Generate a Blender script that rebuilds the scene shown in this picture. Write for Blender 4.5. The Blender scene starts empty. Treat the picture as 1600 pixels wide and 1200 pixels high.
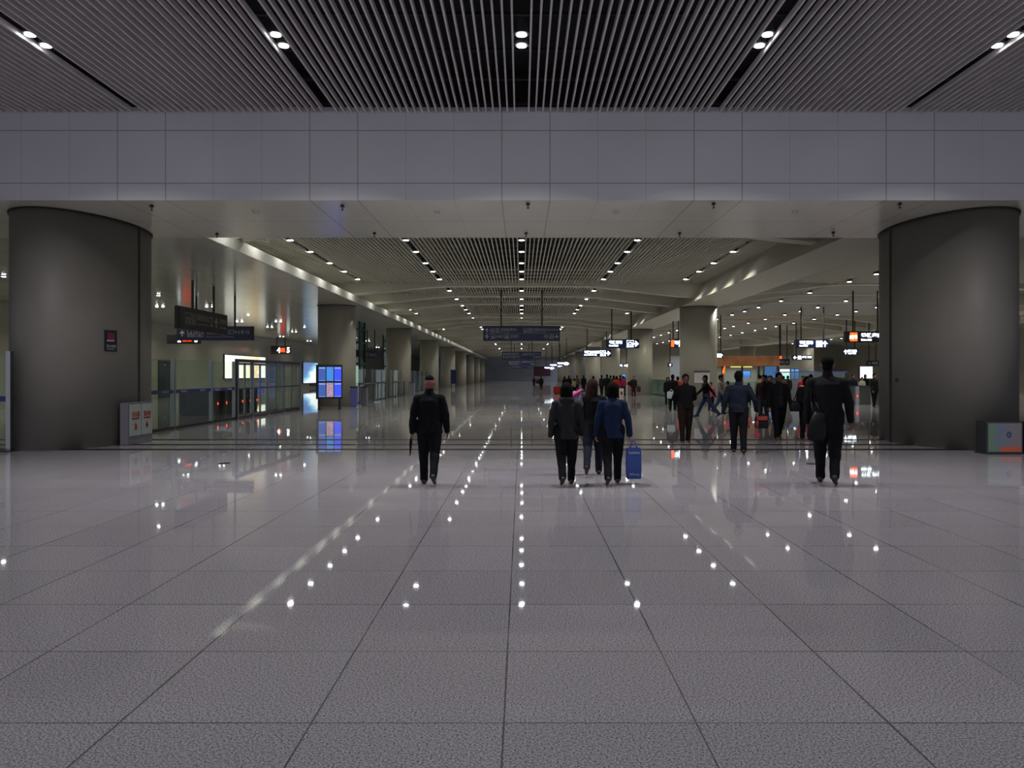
import bpy, bmesh, math, random
from mathutils import Vector, Matrix, noise
R = math.radians
random.seed(4)
SC = bpy.context.scene
COL = SC.collection
# ---------------------------------------------------------------- camera, world, exposure
F, CX, HY, H = 1166.0, 815.0, 585.0, 1.63
camd = bpy.data.cameras.new('camera'); cam = bpy.data.objects.new('camera', camd); COL.objects.link(cam)
cam.location = (0, 0, H); cam.rotation_euler = (R(90), 0, 0)
camd.sensor_width = 36; camd.lens = F / 1600 * 36
camd.shift_x = -(CX - 800) / 1600; camd.shift_y = -(600 - HY) / 1600
camd.clip_end = 400; camd.clip_start = .05
SC.camera = cam
W = bpy.data.worlds.new('hall_ambient'); SC.world = W; W.use_nodes = True
W.node_tree.nodes['Background'].inputs[0].default_value = (.80, .82, .95, 1)
W.node_tree.nodes['Background'].inputs[1].default_value = .66
SC.view_settings.view_transform = 'Standard'; SC.view_settings.look = 'None'
SC.view_settings.gamma = 1; SC.view_settings.use_curve_mapping = False
SC.view_settings.exposure = 0.0
SC.cycles.transparent_max_bounces = 40
P_NEAR, P_FAR, P_RIGHT, P_AISLE = 66, 46, 110, 20      # watts per downlight
Z_SOFF, Z_NEAR, Z_FAR = 5.2, 7.1, 6.16
YB0, YB1 = 15.3, 19.5                                 # main beam
YEND = 186.0
SP = .1452                                            # slat spacing

def at(px, py, Y):
    return Vector(((px - CX) * Y / F, Y, H - (py - HY) * Y / F))

# ---------------------------------------------------------------- materials
def lin(c):
    c = c / 255
    return c / 12.92 if c <= .04045 else ((c + .055) / 1.055) ** 2.4
def rgb(r, g, b): return (lin(r), lin(g), lin(b), 1)
MATS = {}
def mat(name, col=(.5, .5, .5, 1), rough=.5, metal=0, emit=None, es=0, spec=.5, coat=0, alpha=1, trans=0, var=0, vs=8):
    if name in MATS: return MATS[name]
    m = bpy.data.materials.new(name); m.use_nodes = True
    n = m.node_tree; b = n.nodes['Principled BSDF']
    b.inputs['Base Color'].default_value = col; b.inputs['Roughness'].default_value = rough
    b.inputs['Metallic'].default_value = metal; b.inputs['Specular IOR Level'].default_value = spec
    b.inputs['Coat Weight'].default_value = coat; b.inputs['Coat Roughness'].default_value = .05
    b.inputs['Alpha'].default_value = alpha; b.inputs['Transmission Weight'].default_value = trans
    if emit: b.inputs['Emission Color'].default_value = emit; b.inputs['Emission Strength'].default_value = es
    if var:
        tc = n.nodes.new('ShaderNodeTexCoord'); t = n.nodes.new('ShaderNodeTexNoise'); t.inputs['Scale'].default_value = vs
        t.inputs['Detail'].default_value = 4
        r = n.nodes.new('ShaderNodeValToRGB')
        r.color_ramp.elements[0].position = .3; r.color_ramp.elements[1].position = .7
        r.color_ramp.elements[0].color = tuple(c * (1 - var) for c in col[:3]) + (1,)
        r.color_ramp.elements[1].color = tuple(min(1, c * (1 + var)) for c in col[:3]) + (1,)
        n.links.new(tc.outputs['Object'], t.inputs['Vector']); n.links.new(t.outputs['Fac'], r.inputs['Fac'])
        n.links.new(r.outputs['Color'], b.inputs['Base Color'])
    MATS[name] = m
    return m

class NT:
    def __init__(s, m): s.m = m; s.t = m.node_tree
    def n(s, k, **kw):
        o = s.t.nodes.new(k)
        for a, b in kw.items(): setattr(o, a, b)
        return o
    def val(s, sock, v):
        if isinstance(v, (int, float)): sock.default_value = v
        else: s.t.links.new(v, sock)
    def math(s, op, a, b=0, c=None):
        o = s.n('ShaderNodeMath', operation=op); s.val(o.inputs[0], a); s.val(o.inputs[1], b)
        if c is not None: s.val(o.inputs[2], c)
        return o.outputs[0]
    def mix(s, f, a, b):
        o = s.n('ShaderNodeMix', data_type='RGBA')
        s.val(o.inputs[0], f)
        for i, v in ((6, a), (7, b)):
            if isinstance(v, tuple): o.inputs[i].default_value = v
            else: s.t.links.new(v, o.inputs[i])
        return o.outputs[2]
    def line(s, co, off, per, hw):      # 1 near every multiple of per
        d = s.math('PINGPONG', s.math('SUBTRACT', co, off - 400 * per), per / 2)
        return s.math('LESS_THAN', d, hw)

def floor_mat():
    m = mat('polished_speckled_granite', rough=.03)
    k = NT(m); b = m.node_tree.nodes['Principled BSDF']
    tc = k.n('ShaderNodeTexCoord'); sx = k.n('ShaderNodeSeparateXYZ')
    k.t.links.new(tc.outputs['Object'], sx.inputs[0]); X, Y = sx.outputs[0], sx.outputs[1]
    def nz(scale, detail=2, rough=.5):
        t = k.n('ShaderNodeTexNoise'); t.inputs['Scale'].default_value = scale; t.inputs['Detail'].default_value = detail
        t.inputs['Roughness'].default_value = rough
        k.t.links.new(tc.outputs['Object'], t.inputs['Vector']); return t.outputs['Fac']
    r = k.n('ShaderNodeValToRGB')
    k.t.links.new(nz(95, 3, .7), r.inputs['Fac'])
    e = r.color_ramp.elements
    e[0].position = .36; e[0].color = rgb(72, 70, 74); e[1].position = .60; e[1].color = rgb(172, 169, 174)
    x = e.new(.47); x.color = rgb(134, 131, 135)
    # each slab a slightly different tone
    cell = k.n('ShaderNodeCombineXYZ')
    k.t.links.new(k.math('FLOOR', k.math('DIVIDE', k.math('SUBTRACT', X, -.083), .9)), cell.inputs[0])
    k.t.links.new(k.math('FLOOR', k.math('DIVIDE', k.math('SUBTRACT', Y, 4.39), .9)), cell.inputs[1])
    wn = k.n('ShaderNodeTexWhiteNoise', noise_dimensions='2D'); k.t.links.new(cell.outputs[0], wn.inputs['Vector'])
    tone = k.math('MULTIPLY_ADD', wn.outputs['Value'], .10, .93)
    blot = k.math('MULTIPLY_ADD', nz(.55, 4), .22, .89)
    hs = k.n('ShaderNodeHueSaturation'); k.t.links.new(r.outputs[0], hs.inputs['Color'])
    k.t.links.new(k.math('MULTIPLY', tone, blot), hs.inputs['Value'])
    # joints, fading in and out
    jn = nz(.9, 3)
    hwv = k.math('MULTIPLY_ADD', jn, .012, -.0015)
    jx = k.math('LESS_THAN', k.math('PINGPONG', k.math('ADD', X, .083 + 360), .45), hwv)
    jy = k.math('LESS_THAN', k.math('PINGPONG', k.math('ADD', Y, -4.39 + 360), .45), k.math('MULTIPLY_ADD', nz(.7, 3), .014, -.003))
    j = k.math('MULTIPLY', k.math('MAXIMUM', jx, jy), .75)
    c1 = k.mix(j, hs.outputs[0], rgb(44, 40, 40))
    # three dark granite bands across the hall
    band = 0
    for yc, hw in ((16.2, .17), (17.3, .17), (18.6, .17)):
        d = k.math('LESS_THAN', k.math('ABSOLUTE', k.math('SUBTRACT', Y, yc)), hw)
        band = d if band == 0 else k.math('MAXIMUM', band, d)
    c2 = k.mix(band, c1, rgb(34, 32, 31))
    k.t.links.new(c2, b.inputs['Base Color'])
    k.t.links.new(k.math('MULTIPLY_ADD', band, .45, .03), b.inputs['Roughness'])
    k.t.links.new(k.math('MULTIPLY_ADD', band, -.35, .5), b.inputs['Specular IOR Level'])
    # slabs laid a hair out of level + soft polish waves
    nrm = k.n('ShaderNodeVectorMath', operation='SUBTRACT'); k.t.links.new(wn.outputs['Color'], nrm.inputs[0]); nrm.inputs[1].default_value = (.5, .5, .5)
    sc = k.n('ShaderNodeVectorMath', operation='MULTIPLY'); k.t.links.new(nrm.outputs[0], sc.inputs[0]); sc.inputs[1].default_value = (.0022, .0022, 0)
    ad = k.n('ShaderNodeVectorMath', operation='ADD'); k.t.links.new(sc.outputs[0], ad.inputs[0]); ad.inputs[1].default_value = (0, 0, 1)
    nn = k.n('ShaderNodeVectorMath', operation='NORMALIZE'); k.t.links.new(ad.outputs[0], nn.inputs[0])
    k.t.links.new(nn.outputs[0], b.inputs['Normal'])
    b.inputs['IOR'].default_value = 1.38
    return m

def panel_mat(name, col, joints, rough, axis_v='Z', vjo=()):
    """painted metal panels: joints at x = off + n*per (strong) / weak, and given lines on the other axis"""
    m = mat(name, col, rough); k = NT(m); b = m.node_tree.nodes['Principled BSDF']
    tc = k.n('ShaderNodeTexCoord'); sx = k.n('ShaderNodeSeparateXYZ'); k.t.links.new(tc.outputs['Object'], sx.inputs[0])
    X = sx.outputs[0]; V = sx.outputs['XYZ'.index(axis_v)]
    strong = k.math('MAXIMUM', k.line(X, -.405, 3.94, .010), k.line(X, .58, 3.94, .010))
    weak = k.line(X, -.405, .985, .006)
    for v in vjo:
        strong = k.math('MAXIMUM', strong, k.math('LESS_THAN', k.math('ABSOLUTE', k.math('SUBTRACT', V, v)), .010))
    f = k.math('MAXIMUM', k.math('MULTIPLY', strong, .65), k.math('MULTIPLY', weak, .3))
    t = k.n('ShaderNodeTexNoise'); t.inputs['Scale'].default_value = .6; k.t.links.new(tc.outputs['Object'], t.inputs['Vector'])
    base = k.mix(t.outputs['Fac'], tuple(c * .92 for c in col[:3]) + (1,), tuple(min(1, c * 1.08) for c in col[:3]) + (1,))
    k.t.links.new(k.mix(f, base, (col[0] * .22, col[1] * .22, col[2] * .22, 1)), b.inputs['Base Color'])
    return m

M_FLOOR = floor_mat()
M_BEAMF = panel_mat('white_painted_beam_panels', rgb(212, 210, 215), 0, .38, 'Z', (5.55, 6.63))
M_BEAMS = panel_mat('white_glossy_soffit_panels', rgb(218, 216, 204), 0, .2, 'Y', (17.4,))
M_AISLE = panel_mat('pale_glossy_aisle_soffit', rgb(196, 196, 184), 0, .17, 'Y', tuple(24 + 3.9 * i for i in range(12)))
M_SLAT = mat('grey_painted_aluminium_slat', rgb(214, 208, 208), .45)
M_SLATF = mat('warm_grey_aluminium_slat', rgb(210, 207, 194), .45)
M_PLEN = mat('black_ceiling_void', rgb(24, 25, 28), .9)
M_CHAN = mat('dark_channel', rgb(24, 24, 26), .7)
M_COLM = mat('warm_grey_column_render', rgb(117, 114, 107), .55, var=.03, vs=1.5)
M_COLF = mat('pale_column_panels', rgb(166, 162, 148), .42, var=.03, vs=1.2)
M_HAUN = mat('painted_haunch_beam', rgb(196, 192, 176), .5)
M_DARK = mat('dark_seam', rgb(20, 19, 24), .6)
M_FASC = mat('brushed_steel_fascia', rgb(215, 215, 210), .33, metal=.5)
M_WALL = mat('beige_stone_wall', rgb(176, 172, 152), .3, var=.04, vs=.7)
M_WALLR = mat('pale_far_wall', rgb(160, 156, 142), .5, var=.05, vs=.5)
M_END = mat('dark_end_wall', rgb(196, 204, 216), .7, var=.1, vs=.3)
M_STEEL = mat('brushed_steel', rgb(150, 150, 152), .3, metal=1)
M_GUN = mat('dark_steel', rgb(70, 72, 76), .35, metal=.8)
M_BLACK = mat('black_metal', rgb(18, 18, 20), .45)
M_POLE = mat('black_pole', rgb(30, 30, 30), .4)
M_NAVY = mat('navy_sign_face', rgb(20, 27, 66), .35)
M_NAVYL = mat('deep_blue_lightbox_face', rgb(10, 22, 60), .3, emit=rgb(18, 48, 110), es=.16)
M_DKSIGN = mat('unlit_dark_sign_face', rgb(30, 28, 32), .4)
M_GREY = mat('faded_white_lettering', rgb(150, 152, 160), .5)
M_DIM = mat('dim_grey_lettering', rgb(150, 142, 136), .5)
M_LIT = mat('lit_white_lettering', (1, 1, 1, 1), .5, emit=(.85, .95, 1, 1), es=3.2)
M_LED = mat('red_led_text', rgb(200, 30, 10), .5, emit=(1, .06, .01, 1), es=3)
M_ORANGE = mat('orange_lit_panel', rgb(230, 70, 10), .5, emit=(1, .12, .01, 1), es=2)
M_LENS = mat('glowing_lamp_lens', (1, 1, 1, 1), .4, emit=(.95, .98, 1, 1), es=26)
M_HOUS = mat('lamp_housing', rgb(70, 70, 72), .5)
M_BBAND = mat('blue_glass_band', rgb(20, 30, 110), .4)
M_WHITEP = mat('white_print', rgb(190, 192, 200), .5)
M_REDP = mat('red_print', rgb(150, 24, 24), .5)
M_PAPER = mat('white_notice_paper', rgb(196, 198, 196), .6)
def glass_mat(name, tint, alpha):
    m = bpy.data.materials.new(name); m.use_nodes = True; t = m.node_tree; t.nodes.clear()
    o = t.nodes.new('ShaderNodeOutputMaterial'); mx = t.nodes.new('ShaderNodeMixShader')
    tr = t.nodes.new('ShaderNodeBsdfTransparent'); tr.inputs[0].default_value = tint
    gl = t.nodes.new('ShaderNodeBsdfGlossy'); gl.inputs['Roughness'].default_value = .02; gl.inputs[0].default_value = (.9, 1, .95, 1)
    fr = t.nodes.new('ShaderNodeFresnel'); fr.inputs[0].default_value = 1.45
    mm = t.nodes.new('ShaderNodeMath'); mm.operation = 'MAXIMUM'; mm.inputs[1].default_value = alpha
    ge = t.nodes.new('ShaderNodeNewGeometry'); inv = t.nodes.new('ShaderNodeMath'); inv.operation = 'SUBTRACT'; inv.inputs[0].default_value = 1
    t.links.new(ge.outputs['Backfacing'], inv.inputs[1]); mu = t.nodes.new('ShaderNodeMath'); mu.operation = 'MULTIPLY'
    hf = t.nodes.new('ShaderNodeMath'); hf.operation = 'MULTIPLY'; hf.inputs[1].default_value = .55; t.links.new(fr.outputs[0], hf.inputs[0]); t.links.new(hf.outputs[0], mm.inputs[0]); t.links.new(mm.outputs[0], mu.inputs[0]); t.links.new(inv.outputs[0], mu.inputs[1]); t.links.new(mu.outputs[0], mx.inputs[0])
    t.links.new(tr.outputs[0], mx.inputs[1]); t.links.new(gl.outputs[0], mx.inputs[2]); t.links.new(mx.outputs[0], o.inputs[0])
    return m
M_GLASS = glass_mat('clear_greenish_glass', (.88, .94, .90, 1), .03)
M_GLASSG = glass_mat('green_tinted_glass', (.55, .72, .66, 1), .12)

# ---------------------------------------------------------------- mesh helpers
def box(bm, x0, x1, y0, y1, z0, z1):
    v = [bm.verts.new(p) for p in ((x0, y0, z0), (x1, y0, z0), (x1, y1, z0), (x0, y1, z0), (x0, y0, z1), (x1, y0, z1), (x1, y1, z1), (x0, y1, z1))]
    for f in ((0, 3, 2, 1), (4, 5, 6, 7), (0, 1, 5, 4), (1, 2, 6, 5), (2, 3, 7, 6), (3, 0, 4, 7)): bm.faces.new([v[i] for i in f])
def cyl(bm, p, q, r, r2=None, seg=12):
    p, q = Vector(p), Vector(q); d = (q - p).normalized(); r2 = r if r2 is None else r2
    u = d.orthogonal().normalized(); w = d.cross(u)
    A = [bm.verts.new(p + (u * math.cos(t) + w * math.sin(t)) * r) for t in [2 * math.pi * i / seg for i in range(seg)]]
    B = [bm.verts.new(q + (u * math.cos(t) + w * math.sin(t)) * r2) for t in [2 * math.pi * i / seg for i in range(seg)]]
    for i in range(seg): bm.faces.new((A[i], A[(i + 1) % seg], B[(i + 1) % seg], B[i]))
    bm.faces.new(A[::-1]); bm.faces.new(B)
def loft(bm, rings, seg=16):
    """rings: (cx,cy,cz,rx,ry) horizontal ellipses"""
    L = []
    for (cx, cy, cz, rx, ry) in rings:
        L.append([bm.verts.new((cx + rx * math.cos(t), cy + ry * math.sin(t), cz)) for t in [2 * math.pi * i / seg for i in range(seg)]])
    for a, b in zip(L, L[1:]):
        for i in range(seg): bm.faces.new((a[i], a[(i + 1) % seg], b[(i + 1) % seg], b[i]))
    bm.faces.new(L[0][::-1]); bm.faces.new(L[-1])
def ball(bm, c, r, seg=14, rot=None):
    rx, ry, rz = (r, r, r) if isinstance(r, (int, float)) else r
    m = Matrix.Translation(c) @ (rot or Matrix()) @ Matrix.Diagonal((rx, ry, rz, 1))
    n = max(6, seg // 2 + 2); L = []
    for j in range(1, n):
        p = math.pi * j / n; sp, cp = math.sin(p), math.cos(p)
        L.append([bm.verts.new(m @ Vector((sp * math.cos(2 * math.pi * i / seg), sp * math.sin(2 * math.pi * i / seg), cp))) for i in range(seg)])
    a0, a1 = bm.verts.new(m @ Vector((0, 0, 1))), bm.verts.new(m @ Vector((0, 0, -1)))
    for i in range(seg):
        k = (i + 1) % seg
        bm.faces.new((a0, L[0][i], L[0][k])); bm.faces.new((a1, L[-1][k], L[-1][i]))
        for a, b in zip(L, L[1:]): bm.faces.new((a[i], b[i], b[k], a[k]))
def tube(bm, pts, rad, seg=10):
    for a, b, ra, rb in zip(pts, pts[1:], rad, rad[1:]):
        cyl(bm, a, b, ra, rb, seg)
    for p, r in zip(pts, rad): ball(bm, p, r, seg)
def smooth(me, on=True):
    me.polygons.foreach_set('use_smooth', [on] * len(me.polygons))
def obj(name, bm, m, parent=None, sm=False, bevel=0):
    if bevel:
        bmesh.ops.bevel(bm, geom=list(bm.edges), offset=bevel, segments=2, affect='EDGES', clamp_overlap=True)
    me = bpy.data.meshes.new(name); bm.to_mesh(me); bm.free()
    if m: me.materials.append(m)
    if sm: smooth(me)
    o = bpy.data.objects.new(name, me); COL.objects.link(o); o.parent = parent
    return o
def struct(name, bm, m, sm=False):
    o = obj(name, bm, m, None, sm); o['kind'] = 'structure'; return o
def tag(o, label, cat, group=None):
    o['label'] = label; o['category'] = cat
    if group: o['group'] = group
    return o
def thing(name, label, cat, loc=(0, 0, 0), rz=0, group=None):
    o = bpy.data.objects.new(name, None); COL.objects.link(o); o.location = loc; o.rotation_euler = (0, 0, rz)
    o.empty_display_size = .2
    return tag(o, label, cat, group)
def B(*boxes):
    bm = bmesh.new()
    for b in boxes: box(bm, *b)
    return bm
def text_mesh(s, size, bold=0):
    c = bpy.data.curves.new('lettering', 'FONT'); c.body = s; c.size = size; c.align_x = 'LEFT'; c.align_y = 'CENTER'
    c.extrude = .004; c.offset = bold; c.resolution_u = 3
    o = bpy.data.objects.new('tmp', c); COL.objects.link(o); bpy.context.view_layer.update()
    me = bpy.data.meshes.new_from_object(o.evaluated_get(bpy.context.evaluated_depsgraph_get()))
    bpy.data.objects.remove(o); bpy.data.curves.remove(c)
    me.transform(Matrix.Rotation(R(90), 4, 'X')); me.name = 'lettering'
    return me
def text(parent, s, x0, z, size, m, y, width=None, bold=0, name='lettering'):
    """left edge at x0, vertical centre z, on local plane y (faces -y)"""
    me = text_mesh(s, size, bold)
    xs = [v.co.x for v in me.vertices]; zs = [v.co.z for v in me.vertices]
    if not xs: return
    k = (width / (max(xs) - min(xs))) if width else 1
    zc = (max(zs) + min(zs)) / 2
    for v in me.vertices: v.co.x = (v.co.x - min(xs)) * k
    for v in me.vertices: v.co.z -= zc
    me.materials.clear(); me.materials.append(m)
    o = bpy.data.objects.new(name, me); COL.objects.link(o); o.parent = parent; o.location = (x0, y, z)
    return o
def poly_plate(pts, y, th=.006):
    bm = bmesh.new()
    a = [bm.verts.new((x, y - th, z)) for x, z in pts]; b = [bm.verts.new((x, y, z)) for x, z in pts]
    bm.faces.new(a); bm.faces.new(b[::-1]); n = len(pts)
    for i in range(n): bm.faces.new((a[i], b[i], b[(i + 1) % n], a[(i + 1) % n]))
    bmesh.ops.recalc_face_normals(bm, faces=bm.faces)
    return bm
def arrow(parent, cx, cz, s, m, y, ang=0):
    P = [(-.10, -.5), (.10, -.5), (.10, 0), (.42, -.06), (.42, .04), (0, .5), (-.42, .04), (-.42, -.06), (-.10, 0)]
    c, sn = math.cos(ang), math.sin(ang)
    return obj('arrow', poly_plate([(cx + s * (x * c - z * sn), cz + s * (x * sn + z * c)) for x, z in P], y), m, parent)
def frame_icon(parent, cx, cz, s, m, y, kind):
    bm = bmesh.new(); t = s * .06; h = s / 2
    for b in ((-h, h, h - t, h), (-h, h, -h, -h + t), (-h, -h + t, -h, h), (h - t, h, -h, h)):
        box(bm, cx + b[0], cx + b[1], y - .006, y, cz + b[2], cz + b[3])
    def ring(r, w, x=0, z=0, n=18, a0=0, a1=360):
        for i in range(n):
            p, q = R(a0 + (a1 - a0) * i / n), R(a0 + (a1 - a0) * (i + 1) / n)
            cyl(bm, (cx + x + r * math.cos(p), y - .004, cz + z + r * math.sin(p)), (cx + x + r * math.cos(q), y - .004, cz + z + r * math.sin(q)), w, None, 6)
    if kind == 'rail':          # round railway mark
        ring(s * .30, s * .045, 0, .02 * s, a0=-60, a1=240); box(bm, cx - s * .05, cx + s * .05, y - .006, y, cz - s * .3, cz + s * .12)
        box(bm, cx - s * .2, cx + s * .2, y - .006, y, cz - s * .36, cz - s * .28)
    if kind == 'exit':
        for b in ((-.34, -.26, -.3, .1), (.26, .34, -.3, .1), (-.34, .34, -.34, -.26), (-.05, .05, -.15, .28)):
            box(bm, cx + b[0] * s, cx + b[1] * s, y - .006, y, cz + b[2] * s, cz + b[3] * s)
        cyl(bm, (cx - s * .16, y - .004, cz + s * .02), (cx, y - .004, cz - s * .16), s * .045, None, 6)
        cyl(bm, (cx + s * .16, y - .004, cz + s * .02), (cx, y - .004, cz - s * .16), s * .045, None, 6)
    if kind == 'metro':
        ring(s * .28, s * .06, 0, -.05 * s, a0=0, a1=180)
        for sx in (-.28, .28, 0): box(bm, cx + (sx - .06) * s, cx + (sx + .06) * s, y - .006, y, cz - s * .36, cz - s * .05)
    if kind == 'solid': box(bm, cx - s * .4, cx + s * .4, y - .006, y, cz - s * .4, cz + s * .4)
    if kind == 'wc':
        for sx in (-.18, .18):
            ball(bm, (cx + sx * s, y - .003, cz + s * .26), (s * .07, .004, s * .07), 8)
            box(bm, cx + (sx - .09) * s, cx + (sx + .09) * s, y - .006, y, cz - s * .34, cz + s * .16)
    return obj('pictogram', bm, m, parent)

# ---------------------------------------------------------------- structure
struct('floor', B((-45, 50, -16, YEND, -.2, 0)), M_FLOOR)
bm = B((-45, 50, YB0, YB1, Z_SOFF + .02, 8.0)); struct('trim_1', bm, M_BEAMF)
struct('trim_2', B((-45, 50, YB0, YB1, Z_SOFF, Z_SOFF + .02)), M_BEAMS)

def slat_ceiling(name, x0, x1, y0, y1, z, m, hgt=.10):
    bm = bmesh.new(); i0, i1 = math.ceil(x0 / SP), math.floor(x1 / SP)
    for i in range(i0, i1 + 1):
        if i % 27 == 0: continue
        box(bm, i * SP - .015, i * SP + .015, y0, y1, z, z + hgt)
    o = struct(name, bm, m)
    bm = bmesh.new(); y = y0 + .6
    while y < y1:
        box(bm, x0, x1, y, y + .04, z + hgt + .002, z + hgt + .05); y += 1.25
    c = obj('support_channel', bm, M_CHAN, o)
    obj('void_deck', B((x0, x1, y0, y1, z + .85, z + .9)), M_PLEN, o)
    return o
slat_ceiling('ceiling', -34, 34, -8, YB0 - .01, Z_NEAR - .1, M_SLAT)
struct('trim_7', B((-34, 34, YB0 - .03, YB0 - .012, Z_NEAR + .005, 7.85)), M_PLEN)
slat_ceiling('ceiling', -10, 9.0, YB1 + .01, YEND, Z_FAR, M_SLATF)
slat_ceiling('ceiling', 10.45, 47.9, YB1 + .01, 112, Z_FAR, M_SLATF)

# left aisle: soffit slab, steel fascia, far wall
struct('ceiling', B((-25, -8.25, YB1, YEND, Z_SOFF, Z_SOFF + .33)), M_AISLE)
struct('ceiling', B((-45, -25.5, YB1, 60, 5.6, 5.8)), M_AISLE)
struct('trim_3', B((-8.25, -8.20, YB1, YEND, Z_SOFF - .005, Z_SOFF + .33)), M_FASC)
struct('trim_4', B((-10.2, -10.0, YB1, YEND, Z_SOFF + .33, 7.1)), M_PLEN)
def wall_panels(name, col):
    m = mat(name, col, .28); k = NT(m); b = m.node_tree.nodes['Principled BSDF']
    tc = k.n('ShaderNodeTexCoord'); sx = k.n('ShaderNodeSeparateXYZ'); k.t.links.new(tc.outputs['Object'], sx.inputs[0])
    f = k.math('MAXIMUM', k.line(sx.outputs[1], 0, 1.8, .012), k.line(sx.outputs[2], 0, 1.3, .012))
    k.t.links.new(k.mix(k.math('MULTIPLY', f, .35), col, (.1, .1, .09, 1)), b.inputs['Base Color']); return m
M_WALLP = wall_panels('beige_wall_panels', rgb(150, 149, 132))
struct('wall_left', B((-25.4, -25, YB1 + .5, YEND, 0, Z_SOFF)), M_WALLP)
struct('wall_back', B((-25.4, 10.4, YEND, YEND + .4, 0, 7.2)), M_END)
struct('wall_right', B((48, 48.4, YB1, 112.4, 0, 7.2)), M_WALLR)
struct('wall_far_right', B((10.4, 48.4, 112, 112.4, 0, 7.2)), M_WALLR)
struct('door_1', B((-25.0, -24.95, 51.3, 53.0, 0, 2.6)), M_GUN)
struct('door_2', B((22.3, 24.2, 111.9, 112.0, 0, 4.4)), M_END)

# right longitudinal beam with sloping inner face
bm = bmesh.new()
prof = [(8.40, Z_SOFF), (10.42, Z_SOFF), (10.42, 7.1), (9.05, 7.1), (9.05, Z_FAR + .0)]
A = [bm.verts.new((x, YB1 + .005, z)) for x, z in prof]; C2 = [bm.verts.new((x, YEND - .1, z)) for x, z in prof]
bm.faces.new(A); bm.faces.new(C2[::-1])
for i in range(5): bm.faces.new((A[i], C2[i], C2[(i + 1) % 5], A[(i + 1) % 5]))
bmesh.ops.recalc_face_normals(bm, faces=bm.faces); struct('trim_5', bm, M_HAUN)
struct('trim_6', B((28.5, 30.5, YB1 + .01, 111.9, Z_SOFF + .05, 7.1)), M_HAUN)

def haunch(x0, x1, y, th=.55, zc=6.02, ze=5.42, flat=3.5):
    """beam across the hall whose underside sweeps down towards its ends"""
    cx = (x0 + x1) / 2; hw = (x1 - x0) / 2; n = 28; bm = bmesh.new(); rows = []
    for i in range(n + 1):
        x = x0 + (x1 - x0) * i / n; d = max(0, abs(x - cx) - flat) / (hw - flat); d = d * d * (3 - 2 * d) * .5 + d * .5
        z = zc + (ze - zc) * d
        rows.append([bm.verts.new(p) for p in ((x, y, z), (x, y + th, z), (x, y + th, 7.0), (x, y, 7.0))])
    for a, b in zip(rows, rows[1:]):
        for i in range(4): bm.faces.new((a[i], b[i], b[(i + 1) % 4], a[(i + 1) % 4]))
    bm.faces.new(rows[0]); bm.faces.new(rows[-1][::-1]); bmesh.ops.recalc_face_normals(bm, faces=bm.faces)
    return bm
HY_ = [21.6, 37.2, 42.0, 46.6, 57.5, 62, 66.5, 77, 81.5, 86, 96.5, 101, 105.5, 116, 120.5, 125, 135.5, 140, 144.5, 155, 159.5, 164, 174.5, 179]
for i, y in enumerate(HY_):
    struct('trim_%d' % (10 + i), haunch(-10, 9.2, y), M_HAUN)
    if y < 111:
        struct('trim_%d' % (40 + i), haunch(10.43, 28.5, y, .45, 6.11, 5.5), M_HAUN)
        struct('trim_%d' % (70 + i), haunch(30.5, 47.9, y, .45, 6.11, 5.5), M_HAUN)

# ---------------------------------------------------------------- columns
def big_column(x, label, side):
    cy, a, b = 17.9, 1.2, 2.05
    t = thing('column', label, 'column', (x, cy, 0))
    bm = bmesh.new(); loft(bm, [(0, 0, 0, a, b), (0, 0, Z_SOFF - .0, a, b)], 96); obj('shaft', bm, M_COLM, t, True)
    for e in t.children[0].data.polygons:
        if abs(e.normal.z) > .5: e.use_smooth = False
    bm = bmesh.new(); loft(bm, [(0, 0, Z_SOFF - .035, a + .035, b + .035), (0, 0, Z_SOFF - .001, a + .035, b + .035)], 96)
    obj('collar', bm, M_DARK, t)
    th = R(4) if side > 0 else R(176)
    p = Vector((a * math.cos(th), b * math.sin(th), 0))
    bm = bmesh.new(); box(bm, p.x - .012, p.x + .012, p.y - .045, p.y + .045, .0, Z_SOFF - .03); obj('vertical_joint', bm, M_DARK, t)
    return t
cl = big_column(-10.45, 'massive rounded grey column at left with red-lettered cabinet beside it', 1)
cr = big_column(10.12, 'massive rounded grey column at right above the low picture panels', -1)
def column(x, y, label, z=Z_SOFF, r=.97, group=None):
    t = thing('column', label, 'column', (x, y, 0), 0, group)
    bm = bmesh.new(); cyl(bm, (0, 0, 0), (0, 0, z), r, None, 48); o = obj('shaft', bm, M_COLF, t, True)
    for e in o.data.polygons:
        if abs(e.normal.z) > .5: e.use_smooth = False
    bm = bmesh.new(); cyl(bm, (0, 0, z - .04), (0, 0, z - .001), r + .04, None, 48); obj('collar', bm, M_GUN, t)
    return t
ordn = ['nearest', 'second', 'third', 'fourth', 'fifth', 'sixth', 'seventh', 'eighth']
for i, y in enumerate((39, 58.5, 78, 97.5, 117, 136.5, 156, 175.5)):
    column(-9.65, y, 'round pale column of the left row, %s beyond the big beam' % ordn[i], group='left colonnade')
    column(9.4, y + .7, 'round pale column under the right long beam, %s beyond the big beam' % ordn[i], group='right colonnade')
for i, y in enumerate((58.5, 78, 97.5)):
    column(29.5, y, 'round pale column deep in the right hall, %s of its row' % ordn[i], Z_SOFF + .05, group='far right colonnade')

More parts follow.
